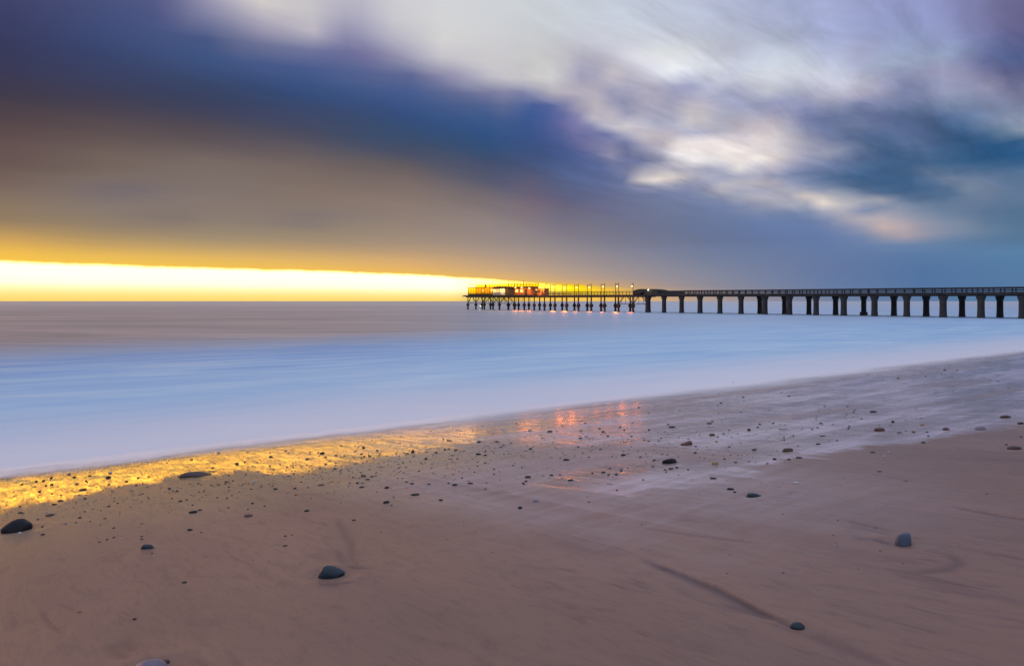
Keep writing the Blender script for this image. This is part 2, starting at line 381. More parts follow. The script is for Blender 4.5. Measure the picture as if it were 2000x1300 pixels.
# ------------------------------------------------------------------ sky
ROWS = [
 (-420, [(0, (120, 128, 160)), (600, (190, 192, 205)), (1300, (200, 208, 222)), (2000, (150, 158, 196))]),
 (-140, [(0, (74, 82, 124)), (300, (98, 106, 150)), (600, (205, 203, 208)), (1000, (212, 216, 222)), (1500, (182, 190, 214)), (2000, (122, 122, 165))]),
 (10, [(0, (56, 62, 110)), (200, (66, 82, 140)), (300, (80, 90, 150)), (400, (168, 164, 190)), (500, (216, 209, 208)), (600, (208, 205, 206)), (650, (196, 192, 202)), (700, (190, 187, 202)), (780, (216, 215, 219)), (1000, (210, 215, 219)), (1200, (196, 204, 218)), (1400, (180, 188, 214)), (1600, (160, 168, 206)), (1800, (140, 148, 194)), (2000, (104, 100, 140))]),
 (60, [(0, (50, 58, 104)), (200, (56, 76, 134)), (400, (72, 90, 150)), (500, (150, 146, 176)), (600, (196, 190, 200)), (680, (150, 150, 185)), (760, (200, 198, 206)), (860, (220, 219, 220)), (1000, (208, 211, 216)), (1200, (200, 206, 217)), (1400, (190, 196, 215)), (1600, (164, 172, 208)), (1800, (146, 156, 200)), (2000, (104, 102, 146))]),
 (105, [(0, (48, 55, 95)), (200, (50, 68, 122)), (400, (58, 85, 145)), (600, (82, 98, 165)), (700, (112, 116, 172)), (780, (160, 158, 186)), (860, (218, 214, 213)), (1000, (208, 206, 212)), (1100, (192, 190, 204)), (1200, (200, 205, 216)), (1400, (196, 201, 215)), (1600, (168, 176, 210)), (1800, (152, 163, 206)), (2000, (100, 106, 152))]),
 (145, [(0, (52, 54, 84)), (200, (52, 64, 106)), (400, (54, 76, 130)), (600, (60, 88, 152)), (800, (92, 106, 166)), (880, (150, 148, 182)), (950, (206, 202, 206)), (1030, (216, 211, 211)), (1110, (184, 180, 196)), (1200, (182, 180, 200)), (1300, (200, 202, 212)), (1500, (200, 202, 214)), (1700, (164, 170, 206)), (1900, (150, 156, 196)), (2000, (100, 108, 156))]),
 (185, [(0, (58, 56, 76)), (200, (58, 60, 86)), (400, (50, 65, 106)), (600, (48, 76, 136)), (800, (60, 90, 155)), (950, (100, 110, 168)), (1030, (150, 148, 180)), (1080, (205, 198, 200)), (1130, (196, 190, 198)), (1200, (162, 157, 186)), (1300, (180, 176, 194)), (1400, (200, 196, 206)), (1500, (202, 204, 213)), (1600, (168, 168, 196)), (1700, (160, 166, 202)), (1800, (176, 180, 206)), (1900, (142, 147, 187)), (2000, (108, 116, 164))]),
 (220, [(0, (72, 64, 74)), (200, (72, 66, 80)), (400, (62, 66, 94)), (600, (56, 72, 116)), (800, (50, 80, 142)), (950, (60, 92, 156)), (1050, (96, 106, 166)), (1120, (160, 154, 180)), (1180, (215, 205, 200)), (1250, (180, 174, 190)), (1350, (190, 184, 194)), (1450, (200, 198, 208)), (1550, (176, 178, 202)), (1650, (140, 148, 190)), (1750, (150, 160, 198)), (1850, (150, 158, 196)), (1950, (150, 160, 194)), (2000, (150, 160, 195))]),
 (255, [(0, (86, 71, 76)), (200, (90, 78, 82)), (400, (82, 75, 84)), (600, (70, 74, 98)), (700, (56, 75, 114)), (800, (48, 78, 130)), (950, (45, 82, 146)), (1050, (62, 90, 156)), (1130, (108, 114, 168)), (1200, (150, 146, 178)), (1255, (216, 206, 202)), (1320, (210, 202, 202)), (1400, (188, 183, 192)), (1500, (156, 160, 188)), (1600, (118, 138, 180)), (1700, (98, 128, 176)), (1800, (108, 134, 182)), (1900, (150, 166, 196)), (2000, (172, 182, 206))]),
 (290, [(0, (95, 80, 82)), (200, (106, 92, 90)), (400, (104, 92, 94)), (600, (96, 88, 96)), (800, (66, 78, 108)), (950, (48, 80, 134)), (1050, (58, 86, 150)), (1150, (88, 104, 162)), (1230, (116, 122, 168)), (1300, (205, 198, 202)), (1345, (232, 224, 216)), (1400, (206, 199, 202)), (1480, (206, 200, 204)), (1560, (130, 144, 182)), (1650, (88, 122, 172)), (1800, (64, 112, 164)), (1920, (52, 102, 156)), (2000, (60, 108, 158))]),
 (320, [(0, (98, 84, 84)), (200, (114, 100, 95)), (400, (120, 106, 102)), (600, (116, 102, 99)), (800, (96, 90, 98)), (950, (66, 80, 118)), (1050, (62, 85, 138)), (1150, (82, 100, 154)), (1240, (112, 120, 166)), (1300, (170, 168, 190)), (1360, (214, 206, 206)), (1440, (216, 208, 204)), (1520, (180, 178, 194)), (1600, (112, 138, 180)), (1700, (78, 118, 168)), (1800, (62, 110, 162)), (1900, (46, 98, 152)), (2000, (40, 96, 150))]),
 (348, [(0, (110, 96, 92)), (200, (122, 110, 106)), (400, (125, 112, 108)), (600, (124, 109, 103)), (800, (118, 105, 104)), (950, (88, 90, 114)), (1050, (74, 88, 132)), (1150, (82, 101, 150)), (1225, (130, 132, 168)), (1265, (226, 214, 206)), (1310, (216, 206, 202)), (1370, (160, 164, 190)), (1460, (176, 174, 192)), (1560, (140, 152, 184)), (1660, (96, 130, 176)), (1760, (62, 110, 162)), (1860, (60, 112, 160)), (2000, (66, 118, 164))]),
 (375, [(0, (122, 108, 99)), (100, (124, 111, 106)), (230, (113, 105, 114)), (330, (124, 114, 114)), (420, (129, 117, 113)), (600, (131, 115, 107)), (800, (133, 117, 111)), (950, (114, 106, 113)), (1050, (93, 98, 128)), (1150, (86, 106, 150)), (1250, (110, 124, 166)), (1350, (132, 142, 177)), (1430, (176, 172, 188)), (1500, (150, 156, 182)), (1570, (206, 192, 190)), (1630, (160, 164, 186)), (1700, (104, 136, 178)), (1780, (66, 112, 162)), (1880, (84, 128, 168)), (2000, (88, 134, 174))]),
 (402, [(0, (134, 118, 100)), (200, (132, 121, 116)), (400, (134, 121, 115)), (600, (136, 121, 113)), (800, (140, 124, 117)), (950, (130, 119, 121)), (1100, (105, 108, 132)), (1250, (104, 120, 160)), (1400, (116, 132, 172)), (1520, (124, 138, 178)), (1590, (186, 178, 188)), (1640, (214, 198, 192)), (1700, (160, 162, 184)), (1780, (104, 136, 176)), (1880, (98, 138, 172)), (2000, (95, 137, 174))]),
 (430, [(0, (146, 126, 102)), (200, (138, 125, 112)), (340, (128, 117, 114)), (420, (140, 127, 116)), (520, (138, 125, 118)), (600, (128, 117, 119)), (690, (140, 127, 120)), (800, (148, 132, 122)), (950, (145, 132, 130)), (1100, (124, 121, 138)), (1250, (108, 120, 152)), (1400, (105, 125, 168)), (1550, (108, 128, 174)), (1640, (150, 156, 184)), (1710, (206, 190, 186)), (1770, (190, 180, 186)), (1850, (124, 150, 176)), (2000, (100, 140, 172))]),
 (453, [(0, (186, 152, 98)), (200, (160, 138, 108)), (400, (152, 136, 116)), (600, (152, 136, 118)), (800, (156, 138, 124)), (950, (152, 137, 134)), (1100, (134, 129, 142)), (1250, (114, 122, 152)), (1400, (106, 126, 166)), (1600, (104, 126, 172)), (1700, (124, 142, 178)), (1750, (216, 186, 174)), (1810, (180, 172, 180)), (1880, (122, 150, 178)), (2000, (98, 140, 172))]),
 (472, [(0, (218, 172, 92)), (200, (186, 155, 106)), (400, (172, 150, 117)), (600, (168, 146, 118)), (800, (165, 145, 128)), (1000, (152, 140, 138)), (1200, (128, 130, 150)), (1400, (109, 127, 164)), (1600, (104, 127, 170)), (1800, (112, 142, 178)), (2000, (94, 138, 170))]),
 (490, [(0, (245, 192, 84)), (200, (222, 180, 98)), (400, (205, 170, 110)), (600, (196, 162, 116)), (800, (188, 157, 126)), (1000, (168, 150, 140)), (1200, (138, 135, 150)), (1400, (114, 128, 161)), (1600, (104, 126, 168)), (1800, (96, 128, 170)), (2000, (92, 133, 170))]),
 (507, [(0, (255, 206, 78)), (200, (250, 200, 88)), (400, (238, 192, 98)), (600, (226, 183, 110)), (800, (214, 173, 122)), (1000, (184, 158, 140)), (1200, (148, 141, 150)), (1400, (119, 131, 160)), (1600, (106, 125, 167)), (1800, (90, 122, 167)), (2000, (89, 129, 169))]),
 (525, [(0, (255, 208, 76)), (200, (255, 205, 78)), (400, (252, 200, 82)), (600, (248, 196, 92)), (800, (236, 184, 108)), (1000, (200, 168, 138)), (1200, (160, 149, 150)), (1400, (128, 136, 160)), (1600, (106, 124, 165)), (1800, (86, 120, 165)), (2000, (88, 127, 168))]),
 (542, [(0, (255, 208, 76)), (800, (252, 200, 84)), (1000, (226, 180, 122)), (1100, (196, 166, 140)), (1200, (172, 154, 148)), (1300, (152, 146, 155)), (1400, (136, 140, 160)), (1600, (106, 126, 166)), (1800, (85, 119, 165)), (2000, (88, 126, 166))]),
 (558, [(0, (255, 208, 70)), (1000, (255, 205, 60)), (1100, (240, 185, 90)), (1200, (205, 166, 124)), (1300, (166, 150, 148)), (1400, (142, 141, 157)), (1600, (108, 128, 165)), (1800, (86, 120, 165)), (2000, (88, 125, 166))]),
 (572, [(0, (255, 215, 80)), (1000, (255, 206, 40)), (1150, (255, 200, 50)), (1230, (236, 182, 96)), (1320, (186, 160, 140)), (1450, (146, 141, 155)), (1600, (112, 130, 165)), (1800, (88, 122, 165)), (2000, (88, 125, 166))]),
 (587, [(0, (255, 225, 120)), (900, (255, 222, 100)), (1000, (255, 205, 85)), (1150, (250, 198, 95)), (1250, (228, 184, 124)), (1350, (192, 165, 142)), (1480, (152, 144, 152)), (1650, (116, 132, 164)), (1850, (92, 124, 165)), (2000, (90, 126, 166))]),
]
ROWS.sort()
RY = np.array([r[0] for r in ROWS], float)
XS = np.linspace(-300, 2300, 261)
TAB = np.stack([np.stack([np.interp(XS, [p[0] for p in r[1]], [p[1][k] for p in r[1]]) for k in range(3)], -1) for r in ROWS])

# the broken cloud on the right, read more closely
FINE = """105|1000 208,207,206|1060 205,204,206|1120 190,187,198|1180 185,182,196|1240 205,207,214|1300 212,214,216|1360 208,211,215|1420 190,192,208|1500 192,202,214|1560 185,192,205|1600 170,178,205|1660 165,172,200|1700 160,160,190|1760 152,166,195|1850 150,165,195|1920 110,122,165|1960 88,102,150|2000 80,98,150
125|1000 207,206,203|1060 204,204,205|1100 196,194,200|1130 165,163,185|1170 165,162,184|1220 188,184,194|1260 200,200,208|1320 210,213,214|1380 206,210,212|1430 185,188,206|1500 188,195,210|1560 190,196,208|1620 172,180,205|1690 160,166,196|1740 158,172,198|1800 150,160,190|1870 150,148,180|1920 108,116,160|1960 86,100,148|2000 88,102,148
145|1000 204,203,202|1060 214,213,211|1090 208,206,206|1120 160,158,184|1150 150,150,180|1190 190,184,190|1230 178,174,190|1280 190,190,204|1320 204,206,210|1380 180,182,202|1420 198,203,208|1480 190,192,205|1520 196,200,210|1600 190,193,206|1660 186,190,203|1720 165,170,200|1770 140,150,185|1810 150,150,182|1870 152,150,178|1920 120,122,162|1970 95,100,145|2000 98,104,148
165|1000 140,140,178|1040 205,203,204|1070 200,198,202|1120 172,168,186|1160 165,162,184|1190 158,158,184|1215 188,182,190|1260 178,175,190|1300 160,160,188|1340 150,155,188|1370 162,165,192|1400 185,188,203|1450 180,184,204|1480 198,201,206|1510 200,203,208|1560 192,196,206|1600 182,184,202|1660 185,186,200|1700 172,170,188|1740 150,152,182|1780 112,124,168|1830 150,160,190|1860 145,148,180|1930 150,145,172|1980 110,112,152|2000 108,112,152
185|1000 92,108,162|1030 105,112,166|1060 175,170,186|1100 180,172,186|1150 186,178,186|1180 182,176,188|1200 148,150,184|1225 142,148,184|1260 172,170,188|1290 170,168,188|1320 150,152,186|1360 152,156,188|1390 172,172,192|1420 150,156,188|1470 170,172,196|1500 190,192,202|1540 170,174,198|1580 165,168,192|1620 178,178,194|1680 168,164,184|1720 150,152,180|1780 112,124,168|1830 148,152,182|1900 138,150,182|1950 140,138,168|2000 118,118,155
205|1000 68,100,158|1050 75,96,156|1090 100,110,165|1120 160,156,180|1150 182,175,184|1170 185,178,186|1200 150,150,182|1230 150,152,184|1270 182,174,188|1310 165,164,186|1350 185,176,186|1380 178,172,186|1410 160,163,188|1440 150,156,188|1490 148,154,186|1520 145,150,188|1570 140,146,182|1610 172,172,190|1650 150,156,184|1690 112,124,165|1740 122,134,170|1800 125,138,172|1850 135,148,180|1900 128,142,178|1960 130,145,178|2000 135,145,175
222|1000 60,92,148|1060 62,90,150|1090 92,102,160|1120 115,118,168|1145 160,156,180|1165 205,200,200|1190 190,182,190|1215 150,152,184|1260 168,166,186|1310 160,160,184|1345 192,186,190|1390 180,175,186|1430 165,165,188|1490 150,152,180|1530 160,158,184|1570 125,134,178|1620 105,120,166|1670 120,134,172|1720 100,112,155|1780 86,110,155|1830 80,108,152|1880 105,128,170|1930 120,138,174|2000 130,142,174
240|1000 50,84,138|1060 62,90,148|1090 85,98,156|1130 118,118,168|1165 140,140,174|1190 200,194,198|1215 210,204,204|1240 190,184,192|1275 158,162,186|1310 160,162,186|1350 196,192,196|1380 188,184,188|1410 164,168,188|1450 180,176,186|1500 186,176,184|1540 165,164,184|1580 120,130,172|1620 108,124,168|1660 110,126,170|1710 98,112,158|1780 84,108,152|1850 78,106,152|1900 90,120,164|1950 125,140,172|2000 140,150,175
258|1000 50,82,132|1060 62,86,144|1100 85,98,156|1130 125,122,168|1160 115,120,168|1190 105,116,168|1215 175,172,188|1240 206,200,200|1270 196,186,190|1300 180,172,184|1340 160,162,186|1390 165,166,188|1420 185,178,186|1460 176,170,184|1500 192,182,184|1540 170,168,182|1590 125,134,172|1630 105,122,165|1700 122,136,168|1740 98,114,160|1800 85,106,152|1850 66,102,148|1900 64,106,156|1960 120,145,172|2000 150,158,172
275|1000 52,80,126|1060 62,84,138|1110 80,96,152|1150 108,112,162|1190 98,110,164|1230 112,122,168|1255 165,158,178|1285 170,162,178|1310 212,202,200|1330 222,214,212|1355 208,198,200|1400 212,204,202|1440 195,186,190|1480 204,194,192|1510 188,180,182|1560 165,164,178|1600 120,132,172|1650 96,116,160|1720 70,104,150|1780 92,114,155|1850 66,100,146|1900 50,94,146|1950 42,94,150|2000 70,110,155
292|1000 60,80,126|1060 62,84,130|1110 72,92,148|1150 120,120,165|1180 160,150,172|1205 150,148,175|1225 108,118,165|1255 170,164,180|1280 185,178,186|1310 214,208,206|1330 232,226,222|1350 210,202,202|1380 205,196,196|1420 216,208,202|1460 204,194,194|1500 192,186,188|1560 170,166,180|1600 172,168,180|1640 140,148,175|1700 74,106,152|1780 96,118,158|1850 68,102,148|1920 44,96,148|2000 40,92,146
310|1000 66,82,122|1060 64,84,128|1110 76,96,150|1160 92,108,160|1200 150,146,172|1220 112,122,166|1260 112,124,168|1290 150,152,178|1310 195,190,196|1340 218,212,208|1370 208,202,202|1410 210,204,202|1440 206,198,196|1480 214,208,202|1500 206,196,190|1530 200,186,184|1560 140,148,178|1600 128,138,172|1660 105,120,160|1720 64,100,148|1800 72,106,150|1880 50,98,146|1950 40,92,142|2000 42,94,146
328|1000 76,84,116|1060 72,90,132|1110 84,102,152|1160 92,110,160|1220 112,120,160|1260 110,120,160|1300 150,150,172|1330 165,166,186|1350 186,182,192|1390 150,156,184|1430 200,196,198|1450 210,204,200|1480 170,170,188|1510 165,162,180|1550 140,144,176|1620 112,128,168|1680 80,112,156|1750 66,102,148|1820 70,106,150|1900 84,116,156|1960 72,108,150|2000 78,114,155
342|1000 88,88,112|1060 80,90,126|1120 86,104,150|1170 92,108,158|1220 122,128,166|1240 190,180,180|1260 220,210,202|1290 206,194,190|1310 185,178,186|1340 168,168,186|1370 172,170,186|1410 140,150,182|1450 150,156,184|1490 165,166,184|1530 118,132,170|1600 90,116,160|1700 64,102,148|1760 66,102,148|1810 120,134,162|1860 112,130,162|1920 104,124,158|2000 92,122,160
352|1000 104,94,116|1060 88,92,124|1120 88,104,148|1180 94,110,158|1230 110,122,164|1255 200,190,186|1280 216,204,196|1305 214,202,194|1330 180,174,184|1370 158,162,184|1400 172,172,186|1425 160,164,186|1445 198,188,186|1460 186,180,184|1500 186,172,176|1540 140,148,176|1600 100,124,166|1680 66,102,150|1760 62,102,148|1830 112,130,164|1880 120,136,162|1940 104,126,160|2000 92,122,160
372|1000 112,100,118|1060 98,96,122|1120 92,102,140|1180 100,112,154|1240 112,122,162|1300 130,138,172|1350 128,138,175|1390 150,152,178|1410 185,178,182|1440 150,156,180|1500 160,162,182|1540 172,172,184|1590 165,164,180|1640 125,142,172|1700 80,110,154|1780 64,102,148|1850 82,114,154|1890 122,138,162|1940 112,130,160|2000 94,124,160
384|1000 122,105,120|1060 106,98,122|1140 96,104,138|1200 104,112,150|1280 114,126,166|1350 118,132,172|1400 138,148,178|1430 184,178,182|1460 178,174,182|1500 170,168,182|1540 150,154,178|1580 200,190,184|1600 214,204,196|1625 196,188,186|1650 175,172,180|1720 125,142,168|1780 72,106,150|1850 84,116,155|1900 112,130,160|2000 96,126,160
396|1000 130,110,120|1100 104,102,130|1200 108,114,148|1300 116,128,164|1400 114,130,172|1450 140,150,178|1480 165,164,180|1510 178,174,182|1550 186,180,182|1580 168,168,182|1600 210,200,192|1620 224,210,198|1640 190,184,184|1680 160,162,178|1730 180,172,174|1760 140,148,172|1820 98,124,160|1900 106,128,160|2000 90,122,158
410|1000 135,115,120|1100 112,108,130|1200 110,112,144|1300 114,126,160|1400 112,130,172|1500 132,142,174|1550 118,136,174|1600 140,150,178|1630 196,186,186|1650 170,168,180|1680 128,142,176|1720 116,134,172|1770 140,150,172|1840 110,132,164|1900 98,124,160|2000 86,120,156
430|1000 142,126,128|1100 120,116,134|1200 116,118,142|1300 112,122,154|1400 108,126,166|1500 106,130,176|1580 108,130,174|1630 128,140,176|1665 178,168,176|1700 196,180,178|1730 200,182,178|1770 160,158,174|1830 125,142,168|1880 124,140,162|1930 98,124,158|2000 84,120,156
452|1000 148,136,136|1100 132,124,136|1200 120,120,142|1300 112,120,150|1400 106,122,160|1500 104,126,172|1600 104,128,176|1660 116,134,176|1700 132,144,176|1725 180,164,168|1742 226,190,168|1760 206,176,172|1800 172,160,170|1850 140,148,170|1920 110,134,162|2000 88,122,156
472|1000 154,142,138|1200 126,126,144|1400 106,120,154|1600 100,124,170|1720 114,138,176|1800 112,136,170|1880 98,128,164|1950 90,122,158|2000 86,120,156"""
FR = []
for ln in FINE.split('\n'):
    y_, *ps = ln.split('|')
    FR.append((float(y_), [(float(p.split()[0]), tuple(float(c) for c in p.split()[1].split(','))) for p in ps]))
FY = [r[0] for r in FR]
for r in ROWS:
    if r[0] < 100 or r[0] > 480:
        FR.append((float(r[0]), [p for p in r[1]]))
FR.sort(key=lambda r: r[0])
FRY = np.array([r[0] for r in FR])
FTAB = np.stack([np.stack([np.interp(XS, [p[0] for p in r[1]], [p[1][k] for p in r[1]]) for k in range(3)], -1) for r in FR])

def sky_srgb(px, py):
    x = (np.clip(px, -300, 2300) + 300) / 10.0
    i = min(int(x), 259); fx = x - i
    out = []
    for tab, ry in ((TAB, RY), (FTAB, FRY)):
        cols = tab[:, i] * (1 - fx) + tab[:, i + 1] * fx
        out.append(np.array([np.interp(py, ry, cols[:, k]) for k in range(3)]))
    f = min(max((px - 985) / 50.0, 0), 1)
    c = out[0] * (1 - f) + out[1] * f
    if 95 < py < 470:                                             # crisper breaks between the clouds
        e_ = min(max((px - 1060) / 220.0, 0), 1) * min((py - 95) / 30.0, 1, (470 - py) / 60.0)
        c = c * (1 + e_ * 0.24 * (c.mean() - 142) / 142)
        kk = min(max((c[2] - c[0] - 25) / 40.0, 0), 1) * e_
        c = c + kk * np.array([2, 0, -3])
    k = min(max((c[2] - c[0] - 20) / 50.0, 0), 1) * (1 - f)       # slate rather than royal blue in the dark bank
    c = c * np.array([1 + 0.05 * k, 1, 1 - 0.085 * k])
    return list(c)

ZEN = np.array([0.62, 0.70, 0.98])
world = bpy.data.worlds.new('World'); S.world = world; world.use_nodes = True
W = NT(world.node_tree); bg = world.node_tree.nodes['Background']
d = W.new('ShaderNodeTexCoord').outputs['Generated']
dx, dy, dz = W.sep(d)
az = W.m('ARCTAN2', dx, dy); el = W.m('ARCSINE', W.m('MAXIMUM', W.m('MINIMUM', dz, 1.0), -1.0))
# wind-drawn cloud texture on a level cloud sheet
inv = W.m('DIVIDE', 1.0, W.m('ADD', W.m('MAXIMUM', dz, 0.0), 0.09))
cx = W.m('MULTIPLY', dx, inv); cy = W.m('MULTIPLY', dy, inv)
wa, wb = math.sin(math.radians(47)), math.cos(math.radians(47))
ca = W.m('ADD', W.m('MULTIPLY', cx, wa), W.m('MULTIPLY', cy, wb))
cb = W.m('SUBTRACT', W.m('MULTIPLY', cx, wb), W.m('MULTIPLY', cy, wa))
n1 = W.noise(W.comb(W.m('MULTIPLY', ca, 0.22), cb, 0.0), 1.5, 5, 0.55, 0.6)
n2 = W.noise(W.comb(W.m('MULTIPLY', ca, 0.30), cb, 7.7), 3.0, 5, 0.55, 0.5)
n3 = W.noise(W.comb(W.m('MULTIPLY', ca, 0.5), cb, 3.1), 2.4, 4, 0.55, 0.3)
up = W.rng(el, 0.03, 0.16, 0.0, 1.0, True)
upr = W.m('MULTIPLY', W.rng(el, 0.09, 0.20, 0.0, 1.0, True), W.rng(az, -0.05, 0.25, 0.12, 1.0, True))
n4 = W.noise(W.comb(W.m('MULTIPLY', ca, 0.34), cb, 5.5), 6.5, 5, 0.6, 0.5)
sel = W.m('ADD', el, W.m('MULTIPLY', W.m('MULTIPLY', W.m('SUBTRACT', n1, 0.5), 0.018), up))
sel = W.m('ADD', sel, W.m('MULTIPLY', W.m('MULTIPLY', W.m('SUBTRACT', n2, 0.5), 0.016), up))
saz = W.m('ADD', az, W.m('MULTIPLY', W.m('MULTIPLY', W.m('SUBTRACT', n3, 0.5), 0.045), up))
AZM = math.radians(40)
AZC = math.radians(0.6)
facl = W.rng(saz, -AZM, AZC); facr = W.rng(saz, AZC, AZM); isr = W.m('GREATER_THAN', saz, AZC)
ELS = [0, .65, 1.25, 1.9, 2.6, 3.3, 4.1, 4.8, 5.5, 6.15, 6.8, 7.4, 8.0, 8.6, 9.2, 9.8, 10.5, 11.2, 11.9, 12.7, 13.5, 14.3, 15.1, 16, 17, 18.2, 19.5, 20.8, 22.2, 24.5, 28, 36, 52, 90]
prev = None
for k, e in enumerate(ELS):
    er = math.radians(e)
    grp = bpy.data.node_groups.new('cloud_row', 'ShaderNodeTree')
    for nm in ('left', 'right', 'which'):
        grp.interface.new_socket(nm, in_out='INPUT', socket_type='NodeSocketFloat')
    grp.interface.new_socket('colour', in_out='OUTPUT', socket_type='NodeSocketColor')
    G = NT(grp); gin = G.new('NodeGroupInput'); gout = G.new('NodeGroupOutput'); cols_ = []
    for (a0, a1), fc in (((-AZM, AZC), gin.outputs[0]), ((AZC, AZM), gin.outputs[1])):
        stops = []
        for j in range(32):
            a = a0 + (a1 - a0) * j / 31
            px = 1000 + F * math.tan(a)
            py = HY - F * math.tan(min(er, 1.3)) / math.cos(a)
            c = np.array(lin(sky_srgb(px, py)))
            zf = min(max((e - 22) / 30, 0), 1); zf = zf * zf * (3 - 2 * zf)
            c = c * (1 - zf) + ZEN * zf
            stops.append((j / 31, tuple(c)))
        cols_.append(G.ramp(fc, stops, 'LINEAR'))
    G.l.new(G.mix(gin.outputs[2], cols_[0], cols_[1]), gout.inputs[0])
    gn = W.new('ShaderNodeGroup'); gn.node_tree = grp
    W.put(gn.inputs[0], facl); W.put(gn.inputs[1], facr); W.put(gn.inputs[2], isr)
    col = gn.outputs[0]
    prev = col if prev is None else W.mix(W.rng(sel, math.radians(ELS[k - 1]), er), prev, col)
front = prev
back = W.ramp(W.rng(el, 0, 1.2), [(0.0, (0.20, 0.22, 0.34)), (0.25, (0.34, 0.38, 0.56)), (0.6, (0.52, 0.60, 0.86)), (1.0, tuple(ZEN))])
sky = W.mix(W.rng(W.m('ABSOLUTE', az), AZM * 1.0, 2.0, 0, 1, True), front, back)
# bright and dark wisps
tex = W.m('ADD', W.rng(n2, 0.3, 0.7, -0.10, 0.10), W.rng(n4, 0.3, 0.7, -0.17, 0.17))
tex = W.m('ADD', 1.0, W.m('MULTIPLY', tex, upr))
tex = W.comb(tex, tex, tex)
sky = W.mix(1.0, sky, tex, 'MULTIPLY')
# the clear strip under the cloud, lit by the low sun
TOP = [(-900, 470), (-300, 494), (0, 508), (200, 516), (400, 522.5), (600, 527.5), (800, 535), (900, 541), (1000, 547), (1100, 554), (1200, 561), (1280, 568), (1340, 576), (1420, 586)]
AZS = math.radians(70)
ts = []
for j in range(32):
    a = -AZS + (AZS + math.radians(24)) * j / 31
    px = 1000 + F * math.tan(a)
    yt = np.interp(px, [p[0] for p in TOP], [p[1] for p in TOP])
    ts.append((j / 31, float(math.atan((HY - yt) / F * math.cos(a))) / 0.1))
azf = W.rng(az, -AZS, math.radians(24))
wob = W.noise(W.comb(W.m('MULTIPLY', az, 34.0), W.m('MULTIPLY', el, 20.0), 0), 1.0, 5, 0.6)
wob2 = W.noise(W.comb(W.m('MULTIPLY', az, 9.0), 0.0, 0), 1.0, 2, 0.5)
etop = W.m('MULTIPLY', W.ramp(azf, ts), 0.1)
etop = W.m('ADD', etop, W.m('MULTIPLY', W.m('SUBTRACT', wob, 0.5), 0.0048))
etop = W.m('ADD', etop, W.m('MULTIPLY', W.m('SUBTRACT', wob2, 0.5), 0.0020))
q = W.m('DIVIDE', el, W.m('MAXIMUM', etop, 0.0008))
vert = W.ramp(W.m('MULTIPLY', q, 0.8), [(0.0, (1.10, 0.72, 0.17)), (0.12, (1.15, 0.82, 0.24)), (0.27, (1.35, 1.02, 0.50)), (0.40, (5.0, 2.5, 0.88)), (0.58, (14.5, 6.3, 1.0)), (0.72, (12.5, 5.5, 1.0)), (0.79, (2.8, 1.5, 0.50)), (0.82, (1.1, 0.72, 0.10))])
def azx(px):
    return (math.atan((px - 1000) / F) + AZS) / (AZS + math.radians(24))
tint = W.ramp(azf, [(0.0, (0.25, 0.22, 0.2)), (azx(-700), (0.8, 0.8, 0.8)), (azx(-200), (1.0, 1.0, 1.0)), (azx(880), (1.0, 1.0, 1.0)), (azx(960), (0.55, 0.62, 0.55)), (azx(1010), (0.26, 0.36, 0.24)), (azx(1060), (0.15, 0.24, 0.14)), (azx(1120), (0.095, 0.16, 0.0)), (azx(1200), (0.085, 0.095, 0.0)), (azx(1290), (0.07, 0.07, 0.005))])
strip = W.mix(1.0, vert, tint, 'MULTIPLY')
floor_c = W.mix(W.m('MULTIPLY', W.rng(azf, azx(940), azx(1060)), W.rng(q, 0.25, 0.55)), (0.0, 0.0, 0.0), (0.98, 0.66, 0.0))
low_c = W.mix(W.m('MULTIPLY', W.rng(azf, azx(900), azx(1040)), W.rng(q, 0.60, 0.25)), (0.0, 0.0, 0.0), (1.0, 0.60, 0.09))
floor_c = W.mix(1.0, floor_c, low_c, 'LIGHTEN')
strip = W.mix(1.0, strip, floor_c, 'LIGHTEN')
mk = W.m('MULTIPLY', W.rng(q, 1.05, 0.95, 0, 1, True), W.rng(azf, azx(1090), azx(1275), 1, 0, True))
mk = W.m('MULTIPLY', mk, W.rng(azf, 0.0, 0.12, 0, 1, True))
sky = W.mix(mk, sky, strip)
# a little of the clear evening sky behind the cloud
nis = W.new('ShaderNodeTexSky', sky_type='NISHITA')
nis.sun_disc = False; nis.sun_elevation = math.radians(2.0); nis.sun_rotation = math.radians(-48); nis.air_density = 1.5; nis.dust_density = 2.0
sky_n = W.mix(1.0, nis.outputs[0], (0.05, 0.05, 0.05), 'MULTIPLY')
sky = W.mix(0.06, sky, sky_n)
W.put(bg.inputs['Color'], sky); bg.inputs['Strength'].default_value = 1.0
world.cycles.sampling_method = 'MANUAL'; world.cycles.sample_map_resolution = 2048

sl = bpy.data.lights.new('sun', 'SUN'); sl.energy = 0.35; sl.angle = math.radians(10); sl.color = (1.0, 0.44, 0.07)
so = link(bpy.data.objects.new('sun', sl))
saz_, sel_ = math.radians(-48), math.radians(2.5)
sdir = Vector((math.sin(saz_) * math.cos(sel_), math.cos(saz_) * math.cos(sel_), math.sin(sel_)))
so.rotation_euler = (-sdir).to_track_quat('-Z', 'Y').to_euler()
so.location = sdir * 200

